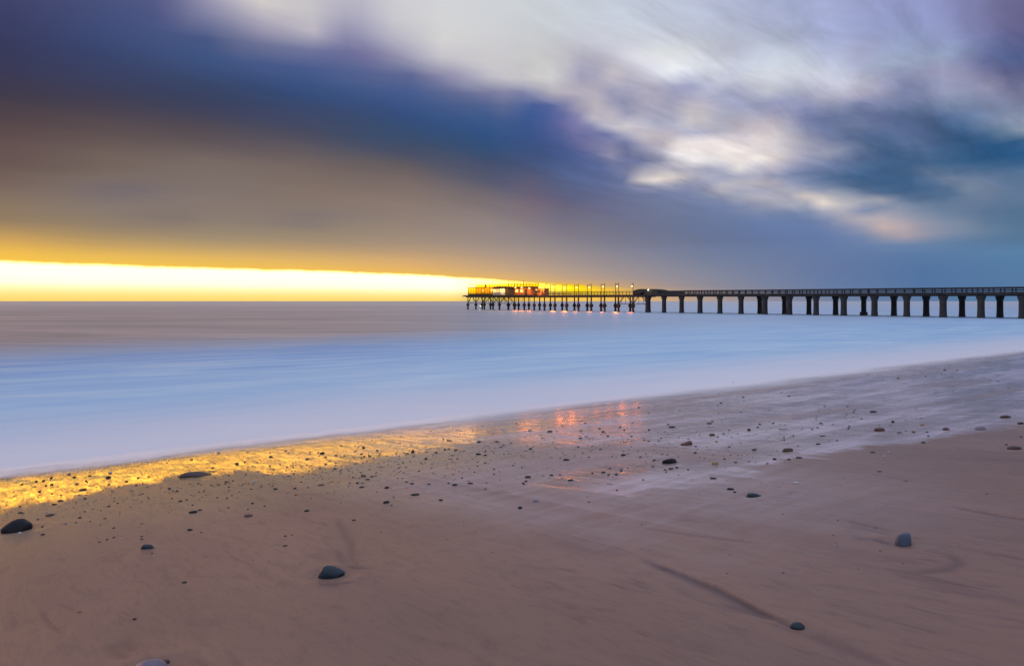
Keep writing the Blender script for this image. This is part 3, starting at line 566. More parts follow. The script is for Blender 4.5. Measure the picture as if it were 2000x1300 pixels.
# ------------------------------------------------------------------ materials of the pier
def rough_mat(name, c1, c2, scale=1.5, rough=0.8, bump=0.3, metal=0.0, streak=True):
    m, t, b = new_mat(name)
    tc = t.new('ShaderNodeTexCoord').outputs['Object']
    x, y, z = t.sep(tc)
    vec = t.comb(x, y, t.m('MULTIPLY', z, 0.3)) if streak else tc
    n = t.noise(vec, scale, 6, 0.62, 0.3); n2 = t.noise(tc, scale * 7, 4, 0.6)
    f = t.m('ADD', t.m('MULTIPLY', n, 0.75), t.m('MULTIPLY', n2, 0.25))
    t.put(b.inputs['Base Color'], t.mix(t.rng(f, 0.35, 0.65), c1, c2))
    b.inputs['Roughness'].default_value = rough; b.inputs['Metallic'].default_value = metal
    t.put(b.inputs['Normal'], t.bump(f, bump, 0.04))
    return m

M_CONC = rough_mat('dark_concrete', (0.030, 0.026, 0.024), (0.075, 0.062, 0.055), 0.9)
M_CONC2 = rough_mat('weathered_deck', (0.030, 0.027, 0.027), (0.060, 0.052, 0.050), 0.9)
M_IRON = rough_mat('rusty_iron', (0.045, 0.022, 0.014), (0.090, 0.042, 0.024), 1.2, 0.75)
M_WOOD = rough_mat('pier_timber', (0.050, 0.030, 0.020), (0.100, 0.060, 0.038), 1.0)
M_DARK = rough_mat('dark_roofing', (0.030, 0.024, 0.022), (0.060, 0.048, 0.042), 1.0)
M_PLAST = rough_mat('painted_plaster', (0.55, 0.15, 0.03), (0.62, 0.20, 0.05), 0.8, 0.7, 0.15)
M_PALE = rough_mat('pale_panel', (0.55, 0.52, 0.46), (0.64, 0.60, 0.54), 0.8, 0.6, 0.1)
M_FRAME = rough_mat('timber_frame', (0.14, 0.075, 0.025), (0.20, 0.11, 0.04), 1.0)

def glass_mat(name, tint, f=0.8):
    m, t, b = new_mat(name)
    tr = t.new('ShaderNodeBsdfTransparent'); tr.inputs[0].default_value = (*tint, 1)
    b.inputs['Base Color'].default_value = (0.30, 0.20, 0.06, 1); b.inputs['Roughness'].default_value = 0.12
    mx = t.new('ShaderNodeMixShader'); mx.inputs[0].default_value = f
    t.l.new(b.outputs[0], mx.inputs[1]); t.l.new(tr.outputs[0], mx.inputs[2])
    t.l.new(mx.outputs[0], t.n['Material Output'].inputs['Surface'])
    return m
M_GLASS = glass_mat('amber_glass', (0.96, 0.82, 0.07), 0.93)

def emit_mat(name, c, s):
    m, t, b = new_mat(name)
    b.inputs['Base Color'].default_value = (*c, 1)
    b.inputs['Emission Color'].default_value = (*c, 1); b.inputs['Emission Strength'].default_value = s
    return m
M_BULB = emit_mat('lit_bulb', (1.0, 0.60, 0.20), 3.2)
M_BULBW = emit_mat('lit_white_bulb', (1.0, 0.92, 0.62), 3)
M_GREEN = emit_mat('lit_green_bulb', (0.55, 1.0, 0.60), 8)
M_LITW = emit_mat('lit_window', (1.0, 0.72, 0.22), 0.75)

# ------------------------------------------------------------------ pier frame of reference
PP = 198.4; P0 = Vector((PP - 0.79 * 129, 129, 0.0))
E = Vector((-0.62, 0.785, 0)).normalized(); N = Vector((E.y, -E.x, 0))
ROT = math.atan2(E.y, E.x)
ZB = ([-60, 0, 52, 91, 138, 190], [4.15, 4.32, 4.47, 4.66, 4.71, 4.97])
def zb(s):
    return float(np.interp(s, ZB[0], ZB[1]))
def s_of(px, t=0.0):
    u = (px - 1000) / F
    o = P0 + N * t
    # (o.x + E.x s) = u (o.y + E.y s)
    return (u * o.y - o.x) / (E.x - u * E.y)

class MB:
    """collects shapes in pier coordinates: s along (seaward), t across (away), z up"""
    def __init__(self, s0=0.0, t0=0.0, z0=0.0):
        self.bm = bmesh.new(); self.o = (s0, t0, z0)
    def P(self, s, t, z):
        return Vector((s - self.o[0], -(t - self.o[1]), z - self.o[2]))
    def hexa(self, p):
        v = [self.bm.verts.new(self.P(*q)) for q in p]
        for f in ((0, 1, 2, 3), (7, 6, 5, 4), (0, 4, 5, 1), (1, 5, 6, 2), (2, 6, 7, 3), (3, 7, 4, 0)):
            self.bm.faces.new([v[i] for i in f])
    def box(self, s0, s1, t0, t1, z0, z1):
        self.hexa([(s0, t0, z0), (s1, t0, z0), (s1, t1, z0), (s0, t1, z0), (s0, t0, z1), (s1, t0, z1), (s1, t1, z1), (s0, t1, z1)])
    def run(self, s0, s1, t0, t1, h0, h1, step=6.0):
        """a beam that follows the rising deck line, one closed piece"""
        n = max(1, int(round((s1 - s0) / step))); rings = []
        for i in range(n + 1):
            s = s0 + (s1 - s0) * i / n; z = zb(s)
            rings.append([self.bm.verts.new(self.P(s, t, z + h)) for t, h in ((t0, h0), (t1, h0), (t1, h1), (t0, h1))])
        for a, b in zip(rings[:-1], rings[1:]):
            for k in range(4):
                self.bm.faces.new((a[k], a[(k + 1) % 4], b[(k + 1) % 4], b[k]))
        self.bm.faces.new(rings[0][::-1]); self.bm.faces.new(rings[-1])
    def lathe(self, s, t, prof, seg=12, ang=0.0, sq=1.0):
        rings = []
        for r, z in prof:
            ring = []
            for i in range(seg):
                a = ang + 2 * math.pi * i / seg
                ring.append(self.bm.verts.new(self.P(s + r * math.cos(a), t + r * sq * math.sin(a), z)))
            rings.append(ring)
        for a, b in zip(rings[:-1], rings[1:]):
            for k in range(seg):
                self.bm.faces.new((a[k], a[(k + 1) % seg], b[(k + 1) % seg], b[k]))
        self.bm.faces.new(rings[0][::-1]); self.bm.faces.new(rings[-1])
    def bar(self, a, b, r, seg=6):
        A_ = self.P(*a); B_ = self.P(*b); dd = B_ - A_
        mtx = Matrix.Translation((A_ + B_) / 2) @ dd.to_track_quat('Z', 'Y').to_matrix().to_4x4()
        bmesh.ops.create_cone(self.bm, cap_ends=True, segments=seg, radius1=r, radius2=r, depth=dd.length, matrix=mtx)
    def ball(self, s, t, z, r):
        bmesh.ops.create_icosphere(self.bm, subdivisions=2, radius=r, matrix=Matrix.Translation(self.P(s, t, z)))
    def prism(self, prof, t0, t1):
        a = [self.bm.verts.new(self.P(s, t0, z)) for s, z in prof]; b = [self.bm.verts.new(self.P(s, t1, z)) for s, z in prof]
        n = len(prof)
        self.bm.faces.new(a[::-1]); self.bm.faces.new(b)
        for k in range(n):
            self.bm.faces.new((a[k], a[(k + 1) % n], b[(k + 1) % n], b[k]))
    def build(self, name, mat, parent, smooth=False, bevel=0.0):
        bmesh.ops.recalc_face_normals(self.bm, faces=self.bm.faces)
        me = bpy.data.meshes.new(name); self.bm.to_mesh(me); self.bm.free()
        if smooth:
            me.polygons.foreach_set('use_smooth', np.ones(len(me.polygons), bool))
        me.materials.append(mat)
        o = link(bpy.data.objects.new(name, me)); o.parent = parent
        if bevel:
            md = o.modifiers.new('bevel', 'BEVEL'); md.width = bevel; md.segments = 2; md.limit_method = 'ANGLE'
        return o

def pier_empty(name, s, t, z, label, cat, group=None):
    o = link(bpy.data.objects.new(name, None))
    o.location = P0 + E * s + N * t + Vector((0, 0, z)); o.rotation_euler = (0, 0, ROT)
    o['label'] = label; o['category'] = cat
    if group:
        o['group'] = group
    return o

# ------------------------------------------------------------------ concrete pier
CW = 9.2
S_END = s_of(1262)
pier = pier_empty('concrete_pier', 0, 0, 0, 'long dark concrete pier on stout columns reaching out from the beach', 'pier')
S_START = -52.0
m = MB(); m.run(S_START, S_END, -0.55, CW + 0.55, 0.42, 0.72); m.build('deck', M_CONC2, pier)
for t in (0.0, CW):
    m = MB(); m.run(S_START, S_END, t - 0.35, t + 0.35, 0.0, 0.417); m.build('girder', M_CONC, pier)
near_px = [1997, 1916, 1842, 1771, 1708, 1648, 1594, 1542, 1494, 1447, 1406, 1367, 1331, 1297, 1265]
near_s = [s_of(p) for p in near_px]
far_px = [1953, 1879, 1809, 1746, 1687, 1632, 1580, 1532, 1484]
far_s = [s_of(p, CW) for p in far_px]
step0 = near_s[1] - near_s[0]
near_s = [near_s[0] - step0 * k for k in (6, 5, 4, 3, 2, 1)] + near_s
far_s = [far_s[0] - step0 * k for k in (5, 4, 3, 2, 1)] + far_s
far_s += [q_ for q_ in (s_of(p_ + 1, CW) for p_ in (1447, 1406, 1367, 1331)) if q_ < S_END - 0.8]
def column(s, t, r, foot, rs):
    m = MB(s, t); z = zb(s)
    rr = random.Random(rs)
    prof = [(r * 1.12, -2.0), (r * 1.12, 0.25), (r * 1.04, 0.8), (r, 1.8), (r, z - 1.0), (r * 1.08, z - 0.72), (r * 1.34, z - 0.36), (r * 1.40, z - 0.12), (r * 1.40, z - 0.003)]
    if foot:
        prof[0:3] = [(r * 1.55, -2.0), (r * 1.5, 0.75), (r * 1.02, 0.80)]
    m.lathe(s, t, prof, 8, math.pi / 8)
    o = m.build('column', M_CONC, pier); o.location = Vector((s, -t, 0))
    return o
for i, s in enumerate(near_s):
    column(s, 0.0, 0.60 + 0.02 * ((i * 7) % 3), False, i)
for i, s in enumerate(far_s):
    column(s, CW, 0.56 + 0.02 * ((i * 5) % 3), abs(s - s_of(1687, CW)) < 1, 100 + i)
column(S_END - 0.4, 0.35, 0.80, False, 77)
def railing(t, s0, s1, step, parent, mat_, thick=1.0, hd=0.72, h=1.0):
    m = MB()
    m.run(s0, s1, t - 0.09, t + 0.09, hd + h - 0.24 * thick, hd + h)
    m.run(s0, s1, t - 0.07, t + 0.07, hd + h * 0.42 - 0.09 * thick, hd + h * 0.42 + 0.09 * thick)
    n = int((s1 - s0) / step)
    for k in range(n + 1):
        s = s0 + 0.1 + (s1 - s0 - 0.2) * k / n; z = zb(s)
        m.box(s - 0.09 * thick, s + 0.09 * thick, t - 0.125, t + 0.125, z + hd, z + hd + h - 0.02)
    return m.build('railing', mat_, parent)
S_PAR = s_of(1338)
railing(-0.4, S_START, S_PAR, 1.9, pier, M_CONC2)
railing(CW + 0.4, S_START, S_END, 1.9, pier, M_CONC2)
m = MB(); m.run(S_PAR, s_of(1288), -0.5, -0.28, 0.72, 1.68)
m.build('parapet', M_CONC2, pier)
m = MB(); m.run(S_START, S_END, -0.62, -0.553, 0.30, 0.80)
m.build('kerb', M_CONC, pier)

# ------------------------------------------------------------------ iron pier
IW = 4.0
S_HEAD = s_of(1038); S_TIP = s_of(911)
iron = pier_empty('iron_pier', 0, 0, 0, 'slender rusty iron pier on thin piles beyond the concrete one', 'pier')
m = MB(); m.run(S_END + 0.01, S_TIP, -0.3, IW + 0.3, -0.15, 0.62); m.build('deck', M_IRON, iron)
m = MB(); m.run(S_HEAD - 2, S_TIP + 0.6, -1.2, -0.303, 0.28, 0.72); m.build('head_fascia', M_WOOD, iron)
m = MB(); m.box(S_TIP + 0.1, S_TIP + 5.0, 1.0, 1.5, zb(S_TIP) + 0.25, zb(S_TIP) + 0.42); m.build('landing_beam', M_IRON, iron)
iron_near = [1236.5, 1208, 1181, 1155, 1130, 1107, 1084, 1063.5, 1043.5, 1024, 1005, 975.5, 946, 929.5, 914]
iron_far = [1231, 1202, 1174, 1147, 1122, 1098, 1075, 1054, 1033, 1013, 993, 963, 958, 942]
raked = {1236.5, 1208, 1181, 1130}
def pile(px, t, big):
    s = s_of(px, t); z = zb(s); m = MB(s, t)
    r = 0.21 if px > 1050 else 0.19
    k = 1.25 if big else 1.0
    zc = 1.95
    m.lathe(s, t, [(0.36 * k, -2.0), (0.34 * k, 1.35), (0.62 * k, 1.65), (0.66 * k, 2.0), (0.44 * k, 2.35), (r * 1.5, 2.62), (r, 2.85), (r, z - 0.003)], 10)
    if px in raked:
        m.bar((s, t - 0.5, 2.1), (s - 1.6, t - 1.1, -1.0), 0.30, 8)
    o = m.build('pile', M_IRON, iron); o.location = Vector((s, -t, 0))
for px in iron_near:
    pile(px, 0.0, px in (1005, 993))
for px in iron_far:
    pile(px, IW, px == 993)
def brace(a, b):
    m = MB(); m.bar(a, b, 0.15, 6); m.build('brace', M_IRON, iron)
def vbrace(pxs, t):
    ss = [s_of(p, t) for p in pxs]
    for a, b in zip(ss[:-1], ss[1:]):
        mid = (a + b) / 2; g = (b - a) * 0.12
        z = zb(mid)
        brace((a, t, 2.5), (mid - g, t, z - 0.02)); brace((b, t, 2.5), (mid + g, t, z - 0.02))
vbrace([1265, 1236.5, 1208], 0.0)
vbrace([1005, 975.5, 946, 929.5, 914], 0.0)
vbrace([993, 963, 942], IW)
def catwalk(p0, p1, n):
    m = MB(); s0, s1 = s_of(p0), s_of(p1)
    m.bar((s0, -0.2, 2.45), (s1, -0.2, 2.45), 0.09)
    for k in range(n):
        s = s0 + (s1 - s0) * (k + 0.5) / n
        m.bar((s, -0.2, 2.45), (s, -0.2, zb(s) - 0.05), 0.06)
    m.build('hanging_walkway', M_IRON, iron)
catwalk(1262, 1210, 6)
catwalk(1004, 916, 14)
def thin_rail(t, s0, s1):
    m = MB()
    m.run(s0, s1, t - 0.05, t + 0.05, 1.56, 1.68); m.run(s0, s1, t - 0.035, t + 0.035, 1.08, 1.16)
    n = int((s1 - s0) / 2.6)
    for k in range(n + 1):
        s = s0 + 0.08 + (s1 - s0 - 0.16) * k / n; z = zb(s)
        m.box(s - 0.05, s + 0.05, t - 0.065, t + 0.065, z + 0.62, z + 1.67)
    m.build('railing', M_WOOD, iron)
thin_rail(-0.15, s_of(1238), s_of(1062)); thin_rail(IW + 0.15, s_of(1238), s_of(1062))

# ------------------------------------------------------------------ lamps
def point(parent, loc, power, color, r=0.15):
    L = bpy.data.lights.new('lamp_light', 'POINT'); L.energy = power; L.color = color; L.shadow_soft_size = r
    o = link(bpy.data.objects.new('lamp_light', L)); o.parent = parent; o.location = loc
    return o
ORANGE = (1.0, 0.50, 0.11)
def added_flood(parent, MBc, o, s, power):
    """made-up lamp by the piles, added for the orange glow on the water"""
    z = 1.25
    m = MBc(*o); m.box(s - 0.12, s + 0.12, -0.85, -0.62, z, z + 0.2); m.bar((s, -0.7, z + 0.19), (s, -0.35, zb(s) - 0.1), 0.035)
    fx = m.build('added_water_lamp', M_IRON, parent)
    L = bpy.data.lights.new('added_water_light', 'SPOT'); L.energy = power; L.color = (1.0, 0.20, 0.005)  # added spot standing in for lamp reflections on the sea
    L.spot_size = math.radians(110); L.spot_blend = 1.0; L.shadow_soft_size = 0.9
    ob = link(bpy.data.objects.new('added_water_light', L)); ob.parent = fx
    a = MBc(*o).P(s, -1.0, z - 0.1); b = MBc(*o).P(s - 6.0, -6.5, 0.0)
    ob.location = a; ob.rotation_euler = (b - a).to_track_quat('-Z', 'Y').to_euler()
gantries = [(1084, 1075, 554.5, 1080, 558), (1107, 1098, 554.5, 1103, 561), (1130, 1122, 554.2, 1126, 560.3), (1155, 1147, 553.8, 1151, 560.2),
            (1181, 1174, 553, 1177.5, 558.7), (1208, 1202, 552, 1204.8, 558), (1236.5, None, 552, 1234.2, 558)]
glabels = ['lit orange lamp on twin poles of the iron pier, nearest the restaurant',
           'lit orange lamp on twin poles, second from the restaurant on the iron pier',
           'lit orange lamp on twin poles, third from the restaurant on the iron pier',
           'lit orange lamp on twin poles, fourth from the restaurant on the iron pier',
           'lit orange lamp on twin poles, third from the curved dark shelter on the pier',
           'lit orange lamp on tall twin poles, next but one to the curved dark shelter',
           'lit orange lamp on a single pole right beside the curved dark shelter']
for (pn, pf, yt, lx, ly), lb in zip(gantries, glabels):
    s = s_of(pn); Yd = (P0 + E * s).y
    zt = CAMZ + (HY - yt) / F * Yd; zl = CAMZ + (HY - ly) / F * Yd; z0 = zb(s) + 0.623
    g = pier_empty('pier_lamp', s, 0, z0, lb, 'lamp', 'lamps along the iron pier')
    m = MB(s, 0, z0); m.lathe(s, -0.02, [(0.10, z0), (0.085, zt)], 8); m.build('pole', M_IRON, g, True)
    if pf:
        sf = s_of(pf, IW)
        zf = zb(sf) + 0.623
        m = MB(s, 0, z0); m.lathe(sf, IW + 0.02, [(0.10, zf), (0.085, zt)], 8); m.build('pole', M_IRON, g, True)
        sl_, tl_ = s_of(lx, IW * 0.45), IW * 0.45
        m = MB(s, 0, z0); m.bar((s, 0, zt - 0.25), (sf, IW, zt - 0.25), 0.05); m.build('crossbar', M_IRON, g)
        a0 = ((s + sf) / 2, IW / 2)
    else:
        tl_ = 0.0; sl_ = s_of(lx, 0.0)
        m = MB(s, 0, z0); m.bar((s, 0, zt - 0.3), (sl_, 0, zl + 0.35), 0.05); m.build('bracket', M_IRON, g)
    m = MB(s, 0, z0); m.lathe(sl_, tl_, [(0.30, zl + 0.14), (0.26, zl + 0.2), (0.08, zl + 0.40)], 10)
    shade = m.build('lamp_shade', M_IRON, g, True)
    if pf:
        m = MB(s, 0, z0); m.bar((sl_, tl_, zl + 0.38), (a0[0] * 0.35 + sl_ * 0.65, tl_, zt - 0.25), 0.03); m.build('hanger', M_IRON, g)
    m = MB(s, 0, z0); m.ball(sl_, tl_, zl - 0.06, 0.24); m.build('bulb', M_BULB, shade, True)
    # the light that falls on the water beside the pier
    point(g, MB(s, 0, z0).P(s, -0.9, zl - 0.4), {1084: 50, 1107: 70, 1130: 62, 1208: 120}.get(pn, 20), ORANGE)
    added_flood(g, MB, (s, 0, z0), s, 2000 if pn in (1084, 1208, 1107) else 900)
# bent-arm lamp by the kiosk
s = s_of(1063.5); z0 = zb(s) + 0.623; Yd = (P0 + E * s).y
g = pier_empty('pier_lamp', s, 0, z0, 'thin unlit lamp pole with a bent top beside the orange kiosk', 'lamp')
m = MB(s, 0, z0); m.lathe(s, -0.02, [(0.09, z0), (0.07, z0 + 2.9)], 8); m.bar((s, -0.02, z0 + 2.88), (s - 0.9, -0.02, z0 + 3.9), 0.07); m.build('pole', M_IRON, g)
m = MB(s, 0, z0); m.box(s - 1.35, s - 0.8, -0.14, 0.1, z0 + 3.86, z0 + 4.0); m.build('lamp_head', M_IRON, g)

# green lamp under the pier head
s = s_of(941, -0.8); g = pier_empty('marker_lamp', s, -1.4, 1.6, 'small pale green lamp hanging under the pier head just above the water', 'lamp')
m = MB(s, -1.4, 1.6); m.bar((s, -1.4, 1.7), (s, -1.0, zb(s) + 0.3), 0.05); m.build('hanger', M_IRON, g)
m = MB(s, -1.4, 1.6); m.lathe(s, -1.4, [(0.16, 1.62), (0.16, 1.75), (0.06, 1.85)], 8); m.build('cap', M_IRON, g)
m = MB(s, -1.4, 1.6); m.ball(s, -1.4, 1.5, 0.12); m.build('bulb', M_GREEN, g)
point(g, MB(s, -1.4, 1.6).P(s, -1.9, 1.2), 90, (0.45, 1.0, 0.5))

# ------------------------------------------------------------------ restaurant on the pier head
rs0, rs1 = s_of(1037), s_of(914)
RT0, RT1 = 0.05, 3.95
zf = zb(rs0) + 0.72
rest = pier_empty('restaurant', rs0, 0, zf - 0.1, 'two storey glass and timber restaurant glowing orange on the pier head', 'restaurant')
def RM():
    return MB(rs0, 0, zf - 0.1)
sA = s_of(962)     # between the glazed seaward half and the landward half
sB = s_of(1004)    # orange wall begins
sC = s_of(986)
def z_s(s):        # follows the deck a little
    return zb(s) + 0.623
m = RM(); m.hexa([(rs0, RT0, z_s(rs0)), (rs1, RT0, z_s(rs1)), (rs1, RT1, z_s(rs1)), (rs0, RT1, z_s(rs0)), (rs0, RT0, z_s(rs0) + .2), (rs1, RT0, z_s(rs1) + .2), (rs1, RT1, z_s(rs1) + .2), (rs0, RT1, z_s(rs0) + .2)]); m.build('floor', M_WOOD, rest)
def zfl(s): return z_s(s) + 0.203
def panel(s0, s1, t0, t1, a, b, mat_, name, parent=rest):
    m = RM(); m.hexa([(s0, t0, zfl(s0) + a), (s1, t0, zfl(s1) + a), (s1, t1, zfl(s1) + a), (s0, t1, zfl(s0) + a), (s0, t0, zfl(s0) + b), (s1, t0, zfl(s1) + b), (s1, t1, zfl(s1) + b), (s0, t1, zfl(s0) + b)])
    return m.build(name, mat_, parent)
RH = 2.75
roof = panel(rs0 + 0.5, rs1, RT0 - 0.25, RT1 + 0.25, RH, RH + 0.28, M_WOOD, 'roof')
gw_ = panel(sA, rs1 - 0.2, RT0 + 0.02, RT0 + 0.08, 0.45, RH, M_GLASS, 'glass_wall')
panel(sA, rs1 - 0.2, RT1 - 0.08, RT1 - 0.02, 0.45, RH, M_GLASS, 'glass_wall')
panel(sA, rs1 - 0.2, RT0, RT0 + 0.1, 0.0, 0.447, M_WOOD, 'sill_wall')
panel(sA, rs1 - 0.2, RT1 - 0.1, RT1, 0.0, 0.447, M_WOOD, 'sill_wall')
for k in range(15):
    s = sA + (rs1 - 0.3 - sA) * k / 14
    panel(s - 0.07, s + 0.07, RT0 - 0.03, RT0 + 0.015, 0.447, RH - 0.003, M_FRAME, 'mullion', gw_)
panel(sA, rs1 - 0.2, RT0 - 0.02, RT0 + 0.017, 1.95, 2.05, M_FRAME, 'transom', gw_)
# landward half
panel(sC, sA - 0.05, RT0 + 0.05, RT0 + 0.15, 0.0, 1.0, M_PALE, 'counter_wall')
wf = panel(sC, sA - 0.05, RT0 + 0.06, RT0 + 0.12, 1.003, 2.3, M_LITW, 'window')
for k in range(4):
    s = sC + (sA - 0.1 - sC) * k / 3
    panel(s - 0.06, s + 0.06, RT0 + 0.02, RT0 + 0.055, 1.003, 2.3, M_FRAME, 'window_frame', wf)
panel(sC, sA - 0.05, RT0 - 0.05, RT0 + 0.15, 2.303, RH, M_DARK, 'lintel')
panel(sB + 0.02, sC - 0.02, RT0 + 0.3, RT0 + 0.4, 0.0, RH, M_FRAME, 'wall')
panel(rs0 + 0.6, sB, RT0 + 0.1, RT0 + 0.25, 0.0, RH, M_PLAST, 'wall')
panel(rs0 + 0.6, sA, RT1 - 0.25, RT1 - 0.1, 0.0, RH, M_PLAST, 'wall')
panel(rs0 + 0.5, rs0 + 0.597, RT0 + 0.1, RT1 - 0.1, 0.0, RH, M_PLAST, 'end_wall')
d_ = panel(rs0 + 2.4, rs0 + 3.5, RT0 + 0.04, RT0 + 0.097, 0.0, 2.1, M_WOOD, 'door')
for a, b in ((4.6, 6.2), (7.4, 9.0)):
    panel(rs0 + a, rs0 + b, RT0 + 0.04, RT0 + 0.097, 0.9, 2.0, M_LITW, 'window')
# dark awning that curves down over the front
m = RM(); prof = []
for k in range(9):
    a = k / 8; s = (sA + 0.2) + (rs0 + 0.2 - sA - 0.2) * a
    prof.append((s, zfl(s) + RH + 0.05 + 0.42 * math.sin(math.pi * min(1, a * 1.6 + 0.02)) ** 0.5 * (1 if a < 0.6 else 0.7)))
low = [(s, z - 0.30) for s, z in prof]
m.prism(prof + low[::-1], RT0 - 1.0, RT0 - 0.26); m.build('awning', M_DARK, rest)
# roof terrace railing
def terrace(t):
    m = RM(); n = 22
    for h, r in ((1.12, 0.06), (0.62, 0.035)):
        m.bar((rs0 + 0.5, t, zfl(rs0) + RH + 0.28 + h), (rs1 - 0.1, t, zfl(rs1) + RH + 0.28 + h), r)
    for k in range(n + 1):
        s = rs0 + 0.5 + (rs1 - rs0 - 0.7) * k / n
        m.bar((s, t, zfl(s) + RH + 0.2), (s, t, zfl(s) + RH + 1.42), 0.05)
    m.build('terrace_railing', M_FRAME, roof)
terrace(RT0 - 0.1); terrace(RT1 + 0.1)
panel(rs0 + 0.5, sA, RT1 + 0.0, RT1 + 0.06, RH + 0.3, RH + 1.25, M_GLASS, 'wind_screen')
panel(sA + 0.1, rs1 - 0.2, RT1 + 0.0, RT1 + 0.06, RH + 0.3, RH + 1.2, M_GLASS, 'wind_screen')
for px, yt in ((914.5, 552), (930, 551), (941, 552.5), (946, 550.5), (957, 552.5), (963, 549), (975.5, 548.8), (993, 548), (1004.5, 549), (1023, 547.8)):
    s = s_of(px, RT0 - 0.15); Yd = (P0 + E * s).y
    m = RM(); m.lathe(s, RT0 - 0.2, [(0.09, z_s(s) - 0.6), (0.07, CAMZ + (HY - yt) / F * Yd)], 6); m.build('mast', M_FRAME, rest)
# planter on the roof, chimney box
panel(s_of(942), s_of(940.5), 1.6, 2.0, RH + 0.283, RH + 1.35, M_FRAME, 'chimney', roof)
# stair from the terrace down to the deck
m = RM(); st = s_of(1037); 
for k in range(12):
    s = rs0 + 0.45 - 0.33 * k; z = zfl(rs0) + RH + 0.1 - 0.235 * k
    m.box(s - 0.34, s, 0.4, 1.5, z - 0.1, z)
m.bar((rs0 + 0.4, 0.38, zfl(rs0) + RH + 1.2), (rs0 - 3.5, 0.38, zfl(rs0) + 1.0), 0.06)
m.build('staircase', M_WOOD, rest)
for px, y in ((943.5, 567), (960.5, 566), (979, 565.5), (983.5, 565), (1007.5, 561), (1019.5, 561), (1034.5, 562.3)):
    t = RT0 - 0.75 if px > 990 else RT0 - 0.3
    s = s_of(px, t); Yd = (P0 + E * s + N * t).y; z = CAMZ + (HY - y) / F * Yd
    m = RM(); m.bar((s, t, z), (s, RT0 + 0.02, z + 0.12), 0.035); lb_ = m.build('lamp_bracket', M_IRON, rest)
    m = RM(); m.ball(s, t - 0.05, z - 0.05, 0.20); bl = m.build('bulb', M_BULB, lb_, True)
    if px > 1000:
        point(rest, RM().P(s, t - 0.35, z - 0.1), 420, ORANGE)
        added_flood(rest, MB, (rs0, 0, zf - 0.1), s, 800)
    elif px in (960.5, 979, 983.5):
        point(rest, RM().P(s, t - 0.35, z - 0.1), 120, (1.0, 0.62, 0.25))

# orange kiosk at the foot of the stair
ks0, ks1 = s_of(1061), s_of(1048)
kz = zb(ks0) + 0.623
kio = pier_empty('kiosk', ks0, 0, kz, 'small orange lit kiosk between the restaurant stair and the lamp poles', 'kiosk')
def KM(): return MB(ks0, 0, kz)
m = KM(); m.box(ks0, ks1, 0.4, 2.6, kz + 0.02, kz + 2.25); m.build('wall', M_PLAST, kio)
m = KM(); m.box(ks0 - 0.25, ks1 + 0.25, 0.15, 2.85, kz + 2.253, kz + 2.42); m.build('roof', M_DARK, kio)
m = KM(); m.box(ks0 + 0.5, ks0 + 1.4, 0.34, 0.397, kz + 0.02, kz + 1.95); m.build('door', M_WOOD, kio)
m = KM(); m.box(ks0 + 1.8, ks1 - 0.4, 0.34, 0.397, kz + 1.0, kz + 1.8); m.build('window', M_DARK, kio)
m = KM(); m.ball(ks1 + 0.2, 0.0, kz + 2.0, 0.17); m.build('bulb', M_BULB, kio, True)
m = KM(); m.bar((ks1 + 0.2, 0.0, kz + 2.1), (ks1 + 0.1, 0.16, kz + 2.3), 0.03); m.build('lamp_bracket', M_IRON, kio)
point(kio, KM().P(ks0 + 1.0, -0.9, kz + 2.2), 500, ORANGE)

# curved dark shelter where the two piers meet
def shelter():
    sL, sR = s_of(1236.5), s_of(1290)
    z0 = zb(s_of(1262)) + 0.72
    root = pier_empty('shelter', s_of(1262), -0.5, z0 - 0.05, 'low dark shelter with a curved roof and a small white light where the piers meet', 'shelter')
    def prof(pts):
        out = []
        for px, y in pts:
            s = s_of(px, -0.5); Yd = (P0 + E * s - N * 0.5).y
            out.append((s, CAMZ + (HY - y) / F * Yd))
        return out
    o = (s_of(1262), -0.5, z0 - 0.05)
    m = MB(*o); m.prism(prof([(1237, 575.4), (1237, 567.6), (1241, 565.8), (1247, 564.5), (1252, 564.0), (1255.8, 564.2), (1256.6, 565.6), (1256.4, 571.0), (1253, 571.2), (1248, 573.5), (1246, 574.6)]), -0.5, 2.2)
    m.build('canopy', M_DARK, root)
    m = MB(*o); m.prism(prof([(1256.5, 576.0), (1257.3, 570.8), (1257.5, 566.0), (1259, 564.5), (1264, 564.0), (1272, 564.1), (1280, 564.4), (1286, 565.4), (1291, 566.7), (1291, 573.4), (1262, 574.6)]), -0.5, 2.6)
    m.build('roof', M_DARK, root)
    m = MB(*o); s = s_of(1266.5, -0.65); Yd = (P0 + E * s).y; z = CAMZ + (HY - 566) / F * Yd
    m.ball(s, -0.72, z, 0.20); m.build('bulb', M_BULBW, root, True)
    point(root, MB(*o).P(s, -1.2, z), 25, (1.0, 0.9, 0.6))
    m = MB(*o); m.box(s - 0.25, s + 0.25, -0.68, -0.503, z + 0.16, z + 0.28); m.build('lamp_cap', M_DARK, root)
shelter()

